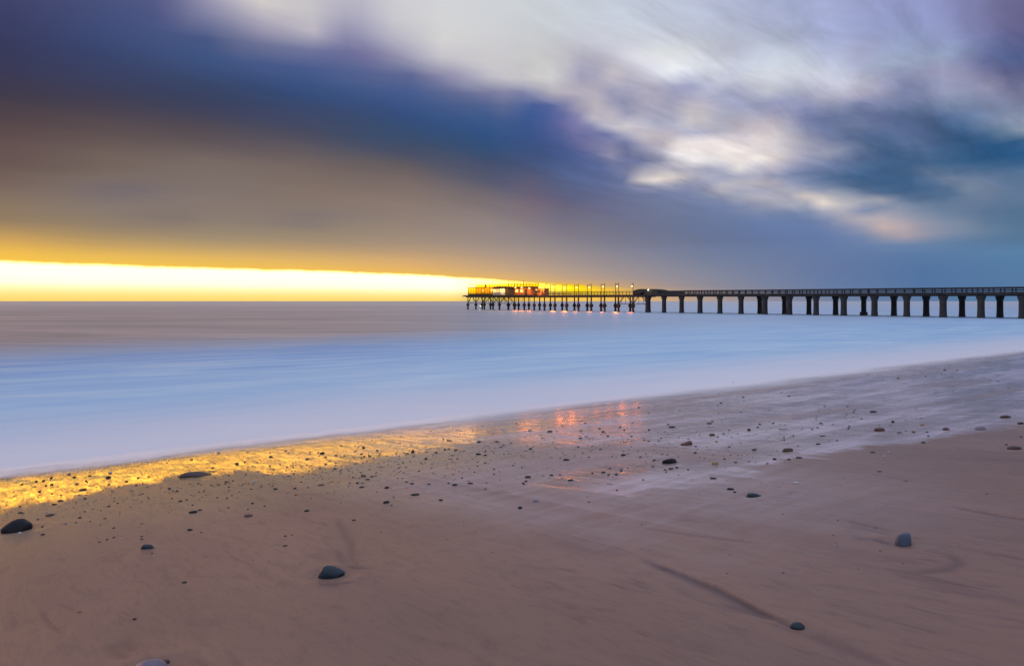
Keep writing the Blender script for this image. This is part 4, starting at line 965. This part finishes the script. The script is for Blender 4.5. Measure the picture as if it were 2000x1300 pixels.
# ------------------------------------------------------------------ stones
def stone_mat(name, c1, c2, rough=0.32, scale=14):
    m, t, b = new_mat(name)
    b.inputs['Specular IOR Level'].default_value = 0.22 if 'black' in name else 0.4
    tc = t.new('ShaderNodeTexCoord').outputs['Object']
    n = t.noise(tc, scale, 6, 0.65, 0.4); n2 = t.noise(tc, scale * 9, 3, 0.6)
    f = t.m('ADD', t.m('MULTIPLY', n, 0.7), t.m('MULTIPLY', n2, 0.3))
    t.put(b.inputs['Base Color'], t.mix(t.rng(f, 0.38, 0.62), c1, c2))
    t.put(b.inputs['Roughness'], t.rng(n2, 0.3, 0.7, rough - 0.08, rough + 0.2))
    t.put(b.inputs['Normal'], t.bump(f, 0.35, 0.006))
    return m
SM = {
    'black': stone_mat('black_stone', (0.010, 0.010, 0.012), (0.030, 0.028, 0.032), 0.45),
    'blue': stone_mat('blue_grey_stone', (0.006, 0.017, 0.024), (0.018, 0.036, 0.046), 0.24),
    'grey': stone_mat('grey_stone', (0.14, 0.15, 0.18), (0.23, 0.24, 0.28), 0.4),
    'slate': stone_mat('slate_stone', (0.060, 0.078, 0.105), (0.105, 0.125, 0.165), 0.34),
    'pale': stone_mat('pale_stone', (0.42, 0.40, 0.38), (0.58, 0.55, 0.52), 0.45),
    'red': stone_mat('red_brown_stone', (0.085, 0.034, 0.024), (0.15, 0.065, 0.045), 0.4),
    'brown': stone_mat('brown_stone', (0.050, 0.030, 0.022), (0.095, 0.056, 0.040), 0.42),
    'orange': stone_mat('orange_stone', (0.26, 0.11, 0.035), (0.38, 0.18, 0.06), 0.4),
    'yellow': stone_mat('yellow_brown_stone', (0.30, 0.19, 0.06), (0.42, 0.28, 0.10), 0.4),
    'lilac': stone_mat('lilac_grey_stone', (0.15, 0.115, 0.15), (0.24, 0.19, 0.23), 0.42),
}
def stone_mesh(name, seed, sub=3, boxy=1.0, prof=None, rough=0.14):
    bm = bmesh.new(); bmesh.ops.create_icosphere(bm, subdivisions=sub, radius=1.0)
    r = random.Random(seed); ph = [r.uniform(0, 6.28) for _ in range(9)]; fr = [r.uniform(1.0, 2.4) for _ in range(9)]
    cuts = [Vector((r.gauss(0, 1), r.gauss(0, 1), r.gauss(0, 0.8))).normalized() for _ in range(6)]
    cd_ = [r.uniform(0.72, 0.92) for _ in range(6)]
    for v in bm.verts:
        n = v.co.copy()
        d_ = 1 + rough * (math.sin(fr[0] * n.x + ph[0]) * math.cos(fr[1] * n.y + ph[1]) + 0.6 * math.sin(fr[2] * 2 * n.y + ph[2]) * math.cos(fr[3] * n.z + ph[3]) + 0.35 * math.sin(4.3 * n.x + ph[4]) * math.sin(4.1 * n.z + ph[5]))
        if boxy != 1.0:
            n = Vector([math.copysign(abs(c) ** boxy, c) for c in n])
        p = n * d_
        for cc, dd in zip(cuts, cd_):           # soft facets
            e = p.dot(cc) - dd
            if e > 0:
                p -= cc * e * 0.7
        if prof is not None:
            x = max(-1, min(1, v.co.x)); h = np.interp(x, [q[0] for q in prof], [q[1] for q in prof])
            base_ = math.sqrt(max(1 - x * x, 0.02))
            if p.z > 0:
                p.z *= h / base_
        v.co = p
    me = bpy.data.meshes.new(name); bm.to_mesh(me); bm.free()
    me.polygons.foreach_set('use_smooth', np.ones(len(me.polygons), bool))
    return me

def put_stone(name, me, px, py, w, h, mat_key, label, cat, group=None, rz=0.0, depth=0.7, sink=0.25, obj_mat=True):
    gx, gy = ground_at(px, py + 0.28 * h)
    sc = gy / F
    a = 0.5 * w * sc; b_ = a * depth
    down = (py - HY) / F
    c = max((0.64 if w > 20 else 0.46) * h * sc, 0.2 * a)
    o = bpy.data.objects.new(name, me)
    gz = float(sand_z(gx, gy)[0])
    o.location = (gx, gy, gz + c * ((0.40 if w > 20 else 0.5) - sink))
    o.scale = (a, b_, c)
    al_ = math.atan(SL * NVX), math.atan(SL * NVY)
    o.rotation_euler = (-al_[1] * 0.8, -al_[0] * -0.8, rz)
    o['label'] = label; o['category'] = cat
    if group:
        o['group'] = group
    link(o)
    if obj_mat:
        if not me.materials:
            me.materials.append(SM[mat_key])
        o.material_slots[0].link = 'OBJECT'; o.material_slots[0].material = SM[mat_key]
    return o

# stones with a shape of their own
P_BOULDER = [(-1, 0.0), (-0.8, .38), (-.5, .72), (-.2, .92), (.2, 1.02), (.5, .98), (.72, .70), (.92, .45), (1, .2)]
P_DOME = [(-1, .1), (-.9, .50), (-.65, .88), (-.3, 1.05), (.1, .90), (.5, .58), (.85, .22), (1, .05)]
P_BLOCK = [(-1, .60), (-.75, .82), (0, .95), (.7, 1.05), (1, .85)]
P_WEDGE = [(-1, .1), (-.5, .45), (0, .7), (.5, 1.0), (.85, 1.0), (1, .5)]
put_stone('boulder', stone_mesh('boulder', 3, 4, 1.0, P_BOULDER, 0.15), 31, 1025, 54, 32, 'black', 'large black boulder on the sand below the golden wet patch', 'boulder', rz=0.12, depth=0.75, sink=0.22)
put_stone('stone', stone_mesh('stone', 12, 4, 1.0, P_DOME, 0.06), 649, 1112, 55, 29, 'blue', 'blue grey dome shaped stone with a pointed end, alone on smooth sand', 'stone', rz=0.30, depth=0.62, sink=0.24)
put_stone('stone', stone_mesh('stone', 33, 4, 0.62, None, 0.05), 1764, 1050, 33, 27, 'slate', 'pale blue grey blocky stone with dark rills running to it', 'stone', rz=0.35, depth=0.8, sink=0.1)
put_stone('stone', stone_mesh('stone', 36, 4, 1.0, None, 0.06), 1558, 1217, 29, 15, 'blue', 'dark oval stone at the end of a long groove in the sand', 'stone', rz=-0.1, depth=0.7, sink=0.2)
put_stone('stone', stone_mesh('stone', 47, 4, 0.95, None, 0.07), 288, 1312, 82, 62, 'lilac', 'smooth lilac grey rounded stone cut by the bottom edge', 'stone', rz=0.2, depth=0.8, sink=0.25)
put_stone('stone', stone_mesh('stone', 51, 3, 0.8, None, 0.08), 322, 1288, 17, 14, 'red', 'small reddish stone touching the lilac rounded one', 'stone')
put_stone('rock', stone_mesh('rock', 58, 4, 0.9, P_DOME, 0.08), 384, 924, 62, 13, 'brown', 'long flat dark rock at the edge of the golden wet sand', 'rock', rz=0.15, depth=0.55, sink=0.3)
put_stone('stone', stone_mesh('stone', 61, 4, 0.6, None, 0.05), 1307, 899, 28, 10, 'black', 'black brick shaped stone on the damp sand bar', 'stone', rz=0.05, depth=0.5, sink=0.1)
put_stone('stone', stone_mesh('stone', 64, 4, 0.9, P_WEDGE, 0.06), 1341, 864, 25, 10, 'red', 'red brown wedge shaped stone in the shallow film of water', 'stone', rz=0.1, depth=0.6, sink=0.15)
put_stone('stone', stone_mesh('stone', 67, 4, 0.9, P_DOME, 0.08), 1472, 964, 31, 10, 'blue', 'blue grey arched stone with a pale rim of foam at its side', 'stone', rz=0.1, depth=0.6, sink=0.2)

GEN = [stone_mesh('pebble_shape', 200 + k, 2, 0.85 if k % 2 else 1.0, None, 0.11) for k in range(8)]
for k in range(8):
    GEN[k].materials.append(SM['black'])
gi = 0
def gen(px, py, w, h, c, label, name='stone', cat='stone', group=None, rz=None):
    global gi
    gi += 1
    return put_stone(name, GEN[gi % 8], px, py, w, h, c, label, cat, group, rz if rz is not None else random.uniform(-0.35, 0.35), random.uniform(0.6, 0.85), 0.18)

# distinct smaller stones: x, y, width, height in photo pixels, colour, label
for x, y, w, h, c, lb in [
    (288, 1067, 26, 11, 'blue', 'slate blue flat stone lying alone below the pebble belt'),
    (377, 999, 18, 7, 'black', 'black flat pebble with a smaller one at its tip, below the long rock'),
    (390, 996, 8, 4, 'black', 'small black pebble touching the tip of a flat black one'),
    (486, 1006, 18, 7, 'red', 'dark red sliver of stone on brown sand right of the flat black pebbles'),
    (371, 1033, 13, 5, 'black', 'thin black chip of stone beside a pale grey pebble'),
    (393, 1038, 8, 4, 'grey', 'pale grey pebble right below a thin black chip'),
    (97, 1004, 17, 6, 'brown', 'dark pebble with a light flat top behind the large boulder'),
    (40, 1000, 12, 4, 'black', 'black sliver just above the large black boulder'),
    (392, 925, 10, 5, 'grey', 'small grey pebble lodged against the long flat rock'),
    (402, 922, 9, 6, 'pale', 'white pebble lodged against the long flat rock'),
    (161, 955, 15, 5, 'black', 'black flat pebble where the golden patch thins out'),
    (212, 931, 10, 6, 'black', 'black pebble with a pale shell beside it in the golden patch'),
    (215, 922, 8, 6, 'pale', 'pale pointed shell in the golden patch'),
    (115, 914, 9, 4, 'grey', 'grey pebble half drowned in the foam above the golden patch'),
    (497, 939, 10, 4, 'pale', 'white pebble beside a dark one on the brown sand'),
    (155, 1193, 9, 5, 'orange', 'orange brown chip of stone at the end of a short groove'),
    (263, 1208, 8, 5, 'black', 'tiny black stone alone on bare sand above the lilac stone'),
    (360, 1136, 12, 4, 'black', 'thin black chip alone on bare sand left of the dome stone'),
    (754, 980, 13, 7, 'black', 'black pebble at the lower edge of the pebble belt'),
    (812, 965, 17, 5, 'black', 'black flat pebble with a yellow chip at its left end'),
    (804, 965, 6, 5, 'yellow', 'yellow chip at the end of a black flat pebble'),
    (861, 976, 9, 5, 'black', 'black pebble, last of the belt towards the smooth shiny sand'),
    (599, 996, 11, 5, 'black', 'black pebble alone below the belt, above the dome stone'),
    (691, 1015, 9, 4, 'brown', 'brown chip at the head of the scour mark above the dome stone'),
    (557, 1065, 9, 4, 'brown', 'brown chip with a faint groove left of the dome stone'),
    (629, 884, 10, 6, 'black', 'black pebble sitting in the golden streaks'),
    (806, 881, 7, 8, 'black', 'upright black pebble just under the golden streaks'),
    (832, 895, 6, 6, 'black', 'round black pebble to the right below an upright black one'),
    (934, 886, 11, 5, 'black', 'black oblong pebble with a small round one at its right'),
    (948, 888, 7, 4, 'black', 'small round black pebble beside an oblong black one'),
    (935, 862, 9, 5, 'blue', 'blue grey pebble at the right end of the golden streaks'),
    (888, 946, 11, 6, 'blue', 'blue black pebble among orange ones in the belt'),
    (919, 943, 11, 4, 'black', 'flat black pebble near the right end of the belt'),
    (755, 951, 10, 6, 'black', 'black pebble in the middle of the belt with a light top'),
    (627, 946, 13, 4, 'brown', 'long brown sliver in the left of the belt'),
    (710, 928, 11, 6, 'red', 'red brown pebble in the thick of the belt'),
    (1391, 848, 11, 7, 'red', 'red brown round pebble in the water film behind the wedge stone'),
    (1463, 838, 7, 7, 'black', 'upright dark pebble standing in the water film'),
    (1396, 903, 14, 7, 'yellow', 'yellow brown pebble beside the sheet of film right of the black brick stone'),
    (1393, 933, 14, 4, 'black', 'thin dark sliver above the black pebble by the arched stone'),
    (1427, 954, 14, 6, 'black', 'black pebble beside the arched stone'),
    (1435, 961, 7, 4, 'black', 'tiny black pebble between the arched stone and a bigger black one'),
    (1310, 914, 11, 4, 'black', 'flat black pebble just below the black brick stone'),
    (1218, 887, 10, 5, 'black', 'black pebble on the sand bar left of the black brick stone'),
    (1106, 897, 13, 5, 'black', 'black flat pebble on the left end of the sand bar'),
    (1031, 930, 14, 6, 'black', 'black pebble with three smaller ones trailing below it'),
    (1114, 937, 12, 4, 'black', 'long black pebble at the top of the pinkish shiny sand'),
    (1046, 977, 12, 6, 'grey', 'grey speckled pebble on the pinkish shiny sand'),
    (1016, 991, 9, 7, 'black', 'roundish black pebble lowest on the pinkish shiny sand'),
    (1213, 914, 11, 4, 'grey', 'pale blue grey pebble on the shiny sand above small dark ones'),
    (1178, 921, 9, 4, 'black', 'black pebble beside a thin dark sliver on the shiny sand'),
    (1204, 925, 7, 4, 'black', 'black pebble just below a pale blue grey one'),
    (1074, 842, 11, 4, 'black', 'black pebble under the orange lamp reflections'),
    (1178, 842, 8, 4, 'black', 'black pebble right below the rightmost orange lamp reflection'),
    (1312, 833, 13, 4, 'black', 'thin black pebble with a white ripple at its right end'),
    (1385, 826, 11, 4, 'brown', 'brown pebble in the bluish film under the pier columns'),
    (1964, 813, 19, 8, 'brown', 'dark rounded stone at the top edge of the dry sand, near a black one'),
    (1993, 826, 14, 6, 'black', 'black stone cut by the right edge of the picture'),
    (1914, 835, 23, 8, 'lilac', 'purplish rounded stone on the tongue of film by the dry sand'),
    (1848, 837, 14, 8, 'red', 'red brown pebble in the film between two larger stones'),
    (1718, 837, 19, 10, 'red', 'pinkish brown rounded stone with ripples trailing from it'),
    (1744, 823, 6, 6, 'black', 'small round black pebble behind the pinkish brown stone'),
    (1705, 803, 13, 5, 'black', 'black flat pebble farthest out in the calm film'),
    (1528, 836, 15, 7, 'pale', 'whitish round pebble in the film with a ripple on its left'),
    (1757, 844, 10, 4, 'lilac', 'pale purple pebble right of the pinkish brown stone'),
    (1598, 866, 9, 4, 'black', 'dark pebble in the film halfway to the dry sand'),
    (1538, 878, 21, 8, 'brown', 'brown oval stone near the lower edge of the film'),
    (1561, 893, 13, 5, 'brown', 'dark reddish pebble at the very edge of the film'),
    (1541, 897, 8, 4, 'black', 'small dark pebble left of a reddish one at the edge of the film'),
    (1513, 896, 8, 5, 'black', 'small dark pebble below the brown oval stone, left of another'),
    (1803, 863, 8, 5, 'blue', 'blue grey pebble on the last tongue of film'),
    (1704, 882, 10, 4, 'brown', 'brown pebble on dry sand just below the film'),
    (1727, 890, 7, 4, 'pale', 'lower white pebble of two on the dry sand below the film'),
    (1735, 882, 7, 4, 'pale', 'upper white pebble of two on the dry sand below the film'),
    (1717, 920, 10, 3, 'brown', 'thin brown pebble alone on the dry sand'),
    (1769, 938, 10, 4, 'lilac', 'pale lilac pebble at the end of a faint groove on the dry sand'),
    (1555, 943, 13, 6, 'pale', 'pale flat pebble on the dry sand below the reddish ones'),
    (1981, 872, 27, 9, 'brown', 'large dark brown stone on the dry sand by the right edge'),
    (1965, 867, 6, 4, 'brown', 'tiny pebble at the left of the large dark brown stone'),
]:
    gen(x, y, w, h, c, lb, 'stone' if w >= 15 else ('shell' if 'shell' in lb and 'pointed' in lb else 'pebble'), 'stone' if w >= 15 else ('shell' if 'pointed' in lb and 'shell' in lb else 'pebble'))

# small pebbles nothing tells apart, by place
WORD = {'black': 'black', 'blue': 'blue grey', 'grey': 'grey', 'pale': 'whitish', 'red': 'reddish', 'brown': 'brown', 'orange': 'orange', 'yellow': 'yellowish', 'lilac': 'lilac'}
def zone_of(px, py):
    gold = np.interp(px, [0, 300, 600, 950], [985, 935, 892, 862])
    if px < 960:
        if py < gold:
            return 'in the golden reflection', 'pebbles in the golden reflection'
        if px < 500:
            return 'on brown sand between the boulder and long flat rock', 'pebbles round the boulder and the long rock'
        return 'in the dense belt under the golden streaks', 'pebbles in the dense belt'
    if py < np.interp(px, [960, 1300, 1700, 2000], [862, 850, 815, 780]):
        return 'in the calm film of water below the pier', 'pebbles in the calm film'
    if px < 1500:
        return 'on the shiny sand round the brick shaped stone', 'pebbles round the brick shaped stone'
    return 'along the lower edge of the film on the right', 'pebbles along the edge of the film'
def small(px, py, w, h, c):
    z, g = zone_of(px, py)
    return gen(px, py, w, h, c, 'tiny %s pebble %s' % (WORD[c], z), 'pebble', 'pebble', WORD[c] + ' ' + g)
for x, y, w, h, c in [
    (83, 1027, 6, 4, 'red'), (84, 1043, 8, 4, 'black'), (205, 1012, 7, 4, 'orange'), (106, 984, 9, 4, 'black'), (118, 977, 10, 4, 'black'), (166, 973, 8, 4, 'black'),
    (212, 988, 8, 4, 'brown'), (127, 1022, 8, 3, 'grey'), (77, 959, 6, 4, 'black'), (146, 930, 8, 4, 'black'), (135, 925, 7, 5, 'blue'), (100, 932, 6, 4, 'black'), (85, 938, 6, 4, 'black'),
    (71, 939, 6, 4, 'black'), (43, 945, 6, 4, 'black'), (101, 945, 6, 4, 'black'), (90, 947, 6, 4, 'black'), (266, 946, 6, 4, 'black'), (270, 932, 5, 4, 'black'), (290, 930, 5, 3, 'black'),
    (331, 953, 6, 4, 'black'), (346, 958, 7, 3, 'black'), (332, 954, 5, 3, 'brown'), (352, 978, 8, 4, 'black'), (336, 973, 5, 3, 'brown'), (442, 940, 7, 4, 'black'), (428, 946, 6, 3, 'brown'),
    (455, 938, 5, 3, 'brown'), (493, 982, 6, 4, 'blue'), (443, 973, 5, 3, 'black'), (446, 991, 6, 3, 'brown'), (484, 994, 5, 3, 'brown'), (277, 1047, 5, 3, 'black'), (277, 1052, 8, 3, 'brown'),
    (297, 1079, 6, 3, 'brown'), (222, 1049, 6, 3, 'black'), (209, 1053, 5, 3, 'black'), (194, 1058, 5, 3, 'brown'), (239, 1051, 6, 3, 'pale'), (222, 1031, 6, 3, 'black'), (278, 1022, 8, 3, 'orange'),
    (74, 1013, 6, 3, 'black'), (176, 1018, 4, 3, 'brown'), (148, 1020, 5, 3, 'brown'), (39, 1038, 7, 4, 'pale'), (440, 944, 5, 3, 'black'), (447, 950, 5, 3, 'black'), (481, 965, 6, 3, 'pale'),
    (480, 926, 5, 3, 'black'), (478, 902, 5, 3, 'black'), (427, 884, 7, 4, 'blue'), (462, 904, 8, 3, 'brown'), (213, 945, 5, 3, 'black'), (175, 928, 6, 3, 'black'), (168, 938, 5, 3, 'black'),
    (557, 1046, 6, 4, 'brown'), (578, 965, 7, 4, 'orange'), (529, 891, 8, 4, 'black'), (698, 942, 6, 5, 'black'), (706, 950, 10, 4, 'black'), (576, 953, 6, 4, 'black'), (538, 954, 9, 4, 'black'),
    (640, 961, 7, 3, 'yellow'), (648, 939, 8, 3, 'yellow'), (563, 929, 5, 3, 'black'), (718, 935, 9, 4, 'blue'), (733, 928, 9, 3, 'orange'), (869, 877, 6, 4, 'black'), (877, 876, 6, 3, 'black'), (890, 878, 8, 4, 'black'),
    (971, 862, 8, 4, 'blue'), (883, 889, 5, 3, 'black'), (805, 944, 9, 4, 'black'), (838, 945, 7, 3, 'black'), (876, 943, 5, 4, 'black'), (902, 933, 5, 3, 'black'), (948, 954, 6, 3, 'brown'),
    (965, 915, 5, 3, 'black'), (965, 924, 5, 3, 'black'), (950, 942, 5, 3, 'grey'), (710, 873, 6, 6, 'brown'), (737, 879, 5, 4, 'black'), (636, 905, 6, 4, 'brown'), (600, 895, 8, 4, 'brown'),
    (636, 892, 5, 3, 'black'), (722, 890, 5, 3, 'black'), (765, 986, 5, 3, 'red'), (769, 970, 5, 3, 'red'), (736, 960, 6, 3, 'yellow'), (517, 987, 5, 3, 'brown'), (527, 909, 5, 3, 'brown'),
    (1027, 938, 6, 4, 'black'), (1022, 942, 6, 3, 'black'), (1077, 927, 8, 4, 'black'), (1157, 923, 6, 3, 'black'), (1213, 918, 5, 3, 'black'), (1188, 927, 5, 3, 'black'), (1094, 926, 5, 3, 'blue'),
    (1098, 933, 4, 3, 'yellow'), (1150, 979, 5, 3, 'brown'), (1205, 956, 4, 3, 'black'), (1256, 936, 4, 3, 'black'), (1251, 891, 6, 3, 'black'), (1150, 892, 6, 3, 'black'), (1129, 872, 6, 3, 'blue'),
    (1134, 855, 8, 4, 'red'), (1145, 852, 8, 3, 'grey'), (1191, 913, 6, 3, 'red'), (1415, 896, 5, 3, 'black'), (1035, 840, 7, 3, 'blue'), (1036, 876, 7, 5, 'black'), (1187, 851, 5, 4, 'red'),
    (1219, 839, 5, 3, 'black'), (1268, 839, 6, 3, 'black'), (1305, 828, 5, 3, 'black'), (1391, 822, 5, 3, 'black'), (1484, 828, 6, 3, 'black'), (1437, 902, 6, 3, 'black'), (1344, 916, 5, 3, 'black'),
    (1275, 910, 5, 3, 'black'), (1276, 899, 5, 3, 'black'), (1322, 912, 6, 4, 'black'), (1299, 916, 7, 3, 'black'), (1413, 846, 5, 4, 'red'), (1402, 852, 6, 3, 'brown'), (1473, 877, 8, 4, 'black'),
    (1359, 871, 6, 3, 'black'), (1267, 861, 6, 3, 'brown'), (1233, 851, 5, 3, 'black'), (1211, 833, 5, 3, 'red'), (1171, 836, 5, 3, 'black'), (1143, 825, 4, 3, 'black'), (1248, 795, 5, 3, 'black'),
    (1452, 775, 5, 3, 'black'), (1432, 747, 6, 3, 'grey'), (1408, 786, 5, 3, 'black'), (1603, 826, 7, 3, 'black'), (1597, 835, 6, 3, 'black'), (1586, 838, 6, 3, 'black'), (1531, 853, 4, 3, 'black'),
    (1532, 858, 4, 3, 'black'), (1541, 773, 5, 3, 'black'), (1754, 738, 5, 3, 'black'), (1635, 860, 5, 3, 'black'), (1784, 843, 8, 4, 'brown'), (1811, 843, 5, 3, 'black'), (1813, 850, 5, 3, 'black'),
    (1994, 852, 6, 3, 'black'), (1683, 817, 5, 3, 'red'), (1655, 793, 5, 2, 'black'), (1611, 793, 5, 2, 'black'), (1695, 731, 4, 2, 'black'), (1777, 716, 4, 2, 'black'), (1802, 829, 9, 4, 'orange'),
    (1606, 851, 12, 3, 'brown'), (1510, 826, 6, 3, 'black'), (1659, 832, 5, 3, 'black'), (1480, 834, 5, 3, 'black'),
]:
    small(x, y, w, h, c)
rnd = random.Random(99)
def dens(px, py):
    """how thickly the photo is strewn"""
    v = 0.0
    gl = np.interp(px, [0, 300, 600, 950, 1100], [960, 915, 880, 850, 840])
    k = py - gl
    if px < 1120:
        v = max(v, math.exp(-((k - 38) / 34.0) ** 2) * np.interp(px, [0, 350, 560, 720, 940, 1120], [0.35, 0.5, 0.75, 1.0, 0.9, 0.35]))
    if 1000 < px < 1560:
        v = max(v, 0.32 * math.exp(-((py - 870) / 48.0) ** 2))
    if 1560 < px < 1800:
        v = max(v, 0.25 * math.exp(-((py - 818) / 22.0) ** 2))
    if px > 1800:
        v = max(v, 0.22 * math.exp(-((py - 740) / 26.0) ** 2))
    return v
CH = ['black'] * 9 + ['brown'] * 6 + ['red'] * 4 + ['orange'] * 3 + ['blue'] * 2 + ['grey', 'pale', 'yellow']
n_small = 0
while n_small < 60:
    px = rnd.uniform(0, 1990); py = rnd.uniform(700, 1060)
    if rnd.random() > dens(px, py):
        continue
    w = rnd.uniform(4.0, 7.0)
    small(px, py, w, max(3.0, w * rnd.uniform(0.4, 0.65)), rnd.choice(CH))
    n_small += 1
# the uncountable rest, as one scatter of grit
mats = ['black', 'brown', 'red', 'orange', 'grey']
pts = []
while len(pts) < 2700:
    px = rnd.uniform(-60, 2060); py = rnd.uniform(690, 1120)
    if rnd.random() > dens(px, py) + (0.012 if py > 930 else 0.0):
        continue
    pts.append((px, py))
PXY = np.array([ground_at(*p) for p in pts]); PZ = sand_z(PXY[:, 0], PXY[:, 1])
tb = bmesh.new(); bmesh.ops.create_icosphere(tb, subdivisions=1, radius=1.0)
TV = np.array([v_.co[:] for v_ in tb.verts]); TF = np.array([[q_.index for q_ in f.verts] for f in tb.faces]); tb.free()
nV, nF = len(TV), len(TF)
gv = []; gm = []
for (gx, gy), gz in zip(PXY, PZ):
    r_ = gy / F * (0.6 + 1.7 * rnd.random() ** 2.6); a_ = rnd.uniform(0, 3.1)
    q_ = TV * np.array([r_ * 1.25, r_ * 0.85, r_ * 0.62]) * (1 + 0.25 * np.sin(TV[:, [1, 2, 0]] * 3 + a_ * 5))
    gv.append(np.stack([q_[:, 0] * math.cos(a_) - q_[:, 1] * math.sin(a_) + gx, q_[:, 0] * math.sin(a_) + q_[:, 1] * math.cos(a_) + gy, q_[:, 2] + gz], -1))
    gm += [rnd.choice([0, 0, 0, 1, 1, 2, 2, 3, 4])] * nF
gv = np.concatenate(gv); gf = (TF[None] + (np.arange(len(pts)) * nV)[:, None, None]).reshape(-1, 3)
me = bpy.data.meshes.new('shell_grit')
me.vertices.add(len(gv)); me.vertices.foreach_set('co', gv.ravel().astype(np.float32))
me.loops.add(gf.size); me.loops.foreach_set('vertex_index', gf.ravel().astype(np.int32))
me.polygons.add(len(gf)); me.polygons.foreach_set('loop_start', (np.arange(len(gf)) * 3).astype(np.int32))
me.polygons.foreach_set('loop_total', np.full(len(gf), 3, np.int32)); me.polygons.foreach_set('use_smooth', np.ones(len(gf), bool))
for k in mats:
    me.materials.append(SM[k])
me.polygons.foreach_set('material_index', np.array(gm, np.int32)); me.update(); me.validate()
o = link(bpy.data.objects.new('shell_grit', me)); o['kind'] = 'stuff'
o['label'] = 'fine grit and shell bits strewn over the wet sand'; o['category'] = 'grit'

# ------------------------------------------------------------------ render settings
S.render.engine = 'CYCLES'
S.view_settings.view_transform = 'Standard'; S.view_settings.look = 'None'
S.view_settings.exposure = 0; S.view_settings.gamma = 1
S.cycles.use_denoising = True
S.cycles.max_bounces = 6; S.cycles.transparent_max_bounces = 16
S.cycles.sample_clamp_indirect = 6.0
S.cycles.filter_width = 1.5
